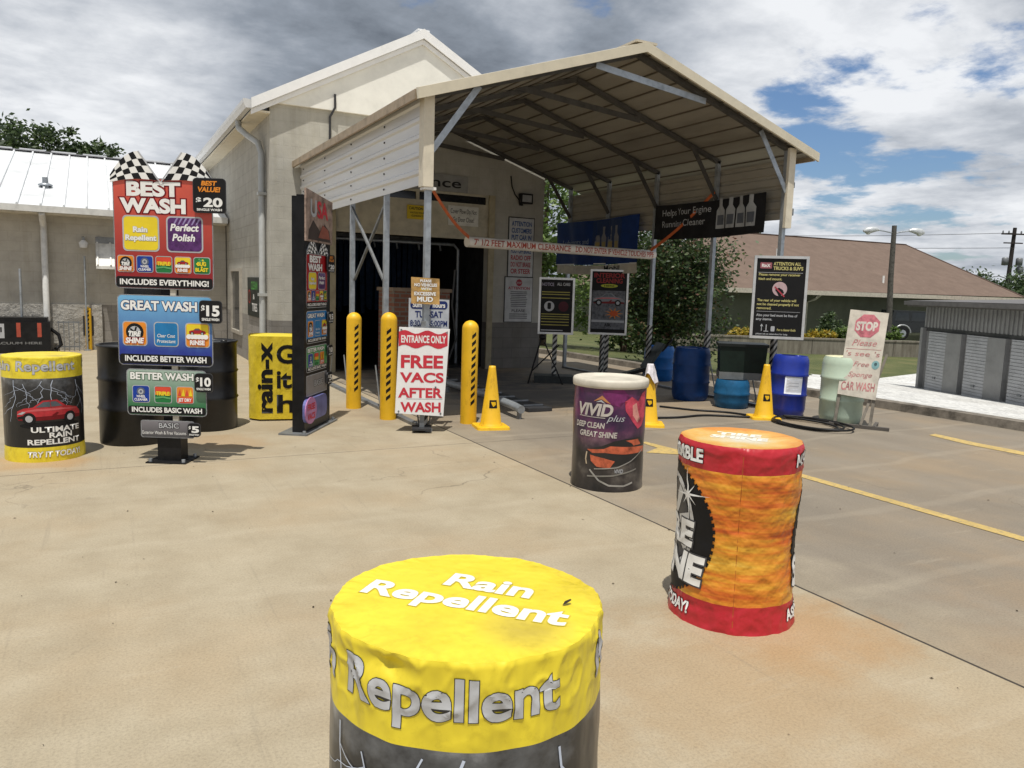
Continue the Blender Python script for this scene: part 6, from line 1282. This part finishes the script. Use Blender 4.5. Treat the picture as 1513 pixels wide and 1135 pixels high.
# shrubs along the flower bed
def bed(px, Y, w, h, mat, label, seed, n=900, name='shrub', group=None):
    d = pxdir(px, 480); x = d.x/d.y*Y; z = -.70
    mb = MB(); r = random.Random(seed); leaf_cloud(mb, (0, 0, h*.5), (w/2, w*.35, h*.5), n, .16, mat, r, 22); t = thing(name, label, 'shrub', (x, Y, z), 0, group); mb.build('foliage', t)
    mb = MB(); 
    for k in range(4): mb.tube([(0,0,0), (r.uniform(-.2,.2)*w, r.uniform(-.1,.1)*w, h*.5)], .025, BARK, 5)
    mb.build('stem', t)
gb = 'shrubs along the flower bed'
bed(1092, 29.6, 1.5, .62, LF4, 'leftmost yellow flowering shrub on the bed, just right of the big dark shrub', 1, group=gb); bed(1110, 29.8, 1.5, .55, LF4, 'yellow flowering shrub left of the hitch notice', 2, group=gb)
bed(1200, 28.6, 1.2, .6, LF4, 'yellow flowering shrub at the right edge of the hitch notice', 3, group=gb); bed(1222, 28.0, 1.3, .6, LF4, 'low yellow flowering shrub below the round green bush', 4, group=gb)
bed(1224, 28.9, 2.0, 1.35, LF1, 'round dark green bush on the bed behind yellow flowers', 5, 1800, group=gb); bed(1243, 28.0, 1.0, .85, LF2, 'bright green bush left of the stop board', 6, group=gb)
bed(1322, 26.6, 1.3, .8, LF2, 'green bush behind the street lamp pole', 7, group=gb); bed(1150, 29.3, 1.6, .7, LF2, 'green bush mostly behind the hitch notice', 8, group=gb)
def suv():
    d = pxdir(1352, 480); Y = 30.0; t = thing('parked_suv', 'dark parked off-road car behind the low wall, partly hidden by the storage building', 'car', (d.x/d.y*Y, Y, -.72), -YAW)
    bk = M((0.015, 0.018, 0.02), .25, .2, .1); gl = M((0.02, 0.025, 0.03), .08); mb = MB()
    slab(mb, [(-1.9,.45),(1.9,.45),(1.95,.95),(.95,1.02),(.9,1.05),(-1.85,1.05),(-1.92,.9)], bk, -.85, .85); slab(mb, [(-1.8,1.052),(.85,1.052),(.55,1.70),(-1.7,1.72)], bk, -.78, .78); b = mb.build('body', t)
    for a, c in ((-1.6, -.75), (-.65, .55)): mb = MB(); slab(mb, [(a,1.12),(c,1.12),(c-.1,1.60),(a+.05,1.60)], gl, -.79, -.782); mb.build('window', t)
    for x in (-1.15, 1.2):
        for y in (-.8, .8):
            w = MB(); w.tube([(x, y-.11, .38), (x, y+.11, .38)], .38, BLACK, 24); wo = w.build('wheel', t); w = MB(); w.tube([(x, y-.125, .38), (x, y+.125, .38)], .21, GALV, 18); w.build('rim', wo)
        mb = MB(); mb.tube([(x+.48*math.cos(R_(a)), -.86, .42+.45*math.sin(R_(a))) for a in range(0, 181, 20)], .05, M((0.35, 0.36, 0.37), .3, .3), 8); mb.build('fender', t)
suv()
def red_van():
    d = pxdir(1412, 446); Y = 33.0; t = thing('red_van', 'red vehicle roof showing above the grey storage building', 'van', (d.x/d.y*Y-.6, Y-3.2, -.9), -YAW+.05)
    rd = M((0.34, 0.03, 0.035), .35, .1); mb = MB(); slab(mb, [(-1.3,.4),(1.6,.4),(1.65,1.0),(1.0,1.3),(.6,2.32),(.3,2.40),(-1.1,2.42),(-1.3,2.25)], rd, -.9, .9); mb.build('body', t)
    for x in (-.9, 1.0):
        for y in (-.88, .88): w = MB(); w.tube([(x, y-.1, .35), (x, y+.1, .35)], .35, BLACK, 18); w.build('wheel', t)
    mb = MB(); slab(mb, [(-1.1,1.5),(.6,1.5),(.4,2.1),(-1.1,2.15)], M((0.02, 0.025, 0.03), .1), -.905, -.901); mb.build('window', t)
red_van()
def utility():
    t = thing('utility_pole', 'dark utility pole with crossarm and transformers at the far right', 'utility pole', (68.7, 40, -1.2), -YAW)
    wd = M((0.035, 0.03, 0.028), .9); mb = MB(); mb.tube([(0,0,0),(.25,0,9.2)], [.22, .15], wd, 10); mb.build('pole', t)
    mb = MB(); mb.bar((-.95, -.2, 8.65), (1.35, -.2, 8.65), .12, .12, wd)
    for x in (-.85, -.35, .7, 1.25): mb.lathe([(.05, 0), (.07, .1), (.04, .22)], GALVD, 8, (x, -.2, 8.71))
    mb.bar((-.7, -.2, 7.9), (.9, -.2, 7.9), .1, .1, wd); mb.build('crossarm', t)
    for x, z in ((-.45, 6.0), (.75, 6.0), (.9, 5.3)): mb = MB(); mb.lathe([(.02, 0), (.26, .03), (.26, .6), (.2, .68), (.03, .7)], GALVD, 14, (x, -.25, z)); mb.build('transformer', t)
    mb = MB(); mb.tube([(0,-.1,4.9), (-.8,-.2,5.1), (-1.3,-.2,5.0)], .04, GALVD, 6); mb.build('lamp_arm', t)
utility()
for k, (z0, z1, lab) in enumerate(((7.55, 6.0, 'upper thin overhead wire running left from the utility pole'), (6.3, 5.4, 'lower thin overhead wire running left from the utility pole'))):
    a = Vector((68.7, 39.8, z0)); b_ = Vector((40, 75, z1+3)); mb = MB(); mb.tube([a.lerp(b_, i/16)-a-Vector((0, 0, .9*math.sin(math.pi*i/16))) for i in range(17)], .02, BLACK, 5); tag(mb.build('overhead_wire', None, a), lab, 'wire')
a = Vector((68.9, 39.8, 7.5)); mb = MB(); mb.tube([(0,0,0), (15, -7, -.4), (30, -14, .2)], .02, BLACK, 5); tag(mb.build('overhead_wire', None, a), 'overhead wire running right from the utility pole', 'wire')
def green_shed():
    t = thing('green_shed', 'far small building with dark green roof at the right edge', 'building', (70.5, 36.5, -1.2), -YAW)
    mb = MB(); mb.box((-3, 0, 0), (6, 4, 3.1), M((0.12, 0.13, 0.12), .7)); mb.build('wall', t); mb = MB(); mb.add([(-3.3,-.4,3.1),(6.3,-.4,3.1),(6.3,2,3.95),(-3.3,2,3.95),(6.3,4.4,3.1),(-3.3,4.4,3.1)], [(0,1,2,3),(3,2,4,5),(0,3,5),(1,4,2)], M((0.02, 0.10, 0.07), .5)); mb.build('roof', t)
green_shed()
# litter: scattered specks and leaf bits
mb = MB(); r = random.Random(5); LM = M((0.05, 0.035, 0.02), .9, 0, .3)
for i in range(130):
    x, y = r.uniform(-2.5, 6.5), r.uniform(.9, 8); s_ = r.uniform(.004, .013); a = r.uniform(0, 6.28)
    mb.add([(x+s_*math.cos(a), y+s_*math.sin(a), .004), (x-s_*.4*math.sin(a), y+s_*.4*math.cos(a), .007), (x-s_*math.cos(a), y-s_*math.sin(a), .004), (x+s_*.4*math.sin(a), y-s_*.4*math.cos(a), .004)], [(0,1,2,3)], LM)
o = mb.build('litter'); struct(o, 'stuff'); tag(o, 'scattered specks of dead leaf and grit on the concrete', 'litter')
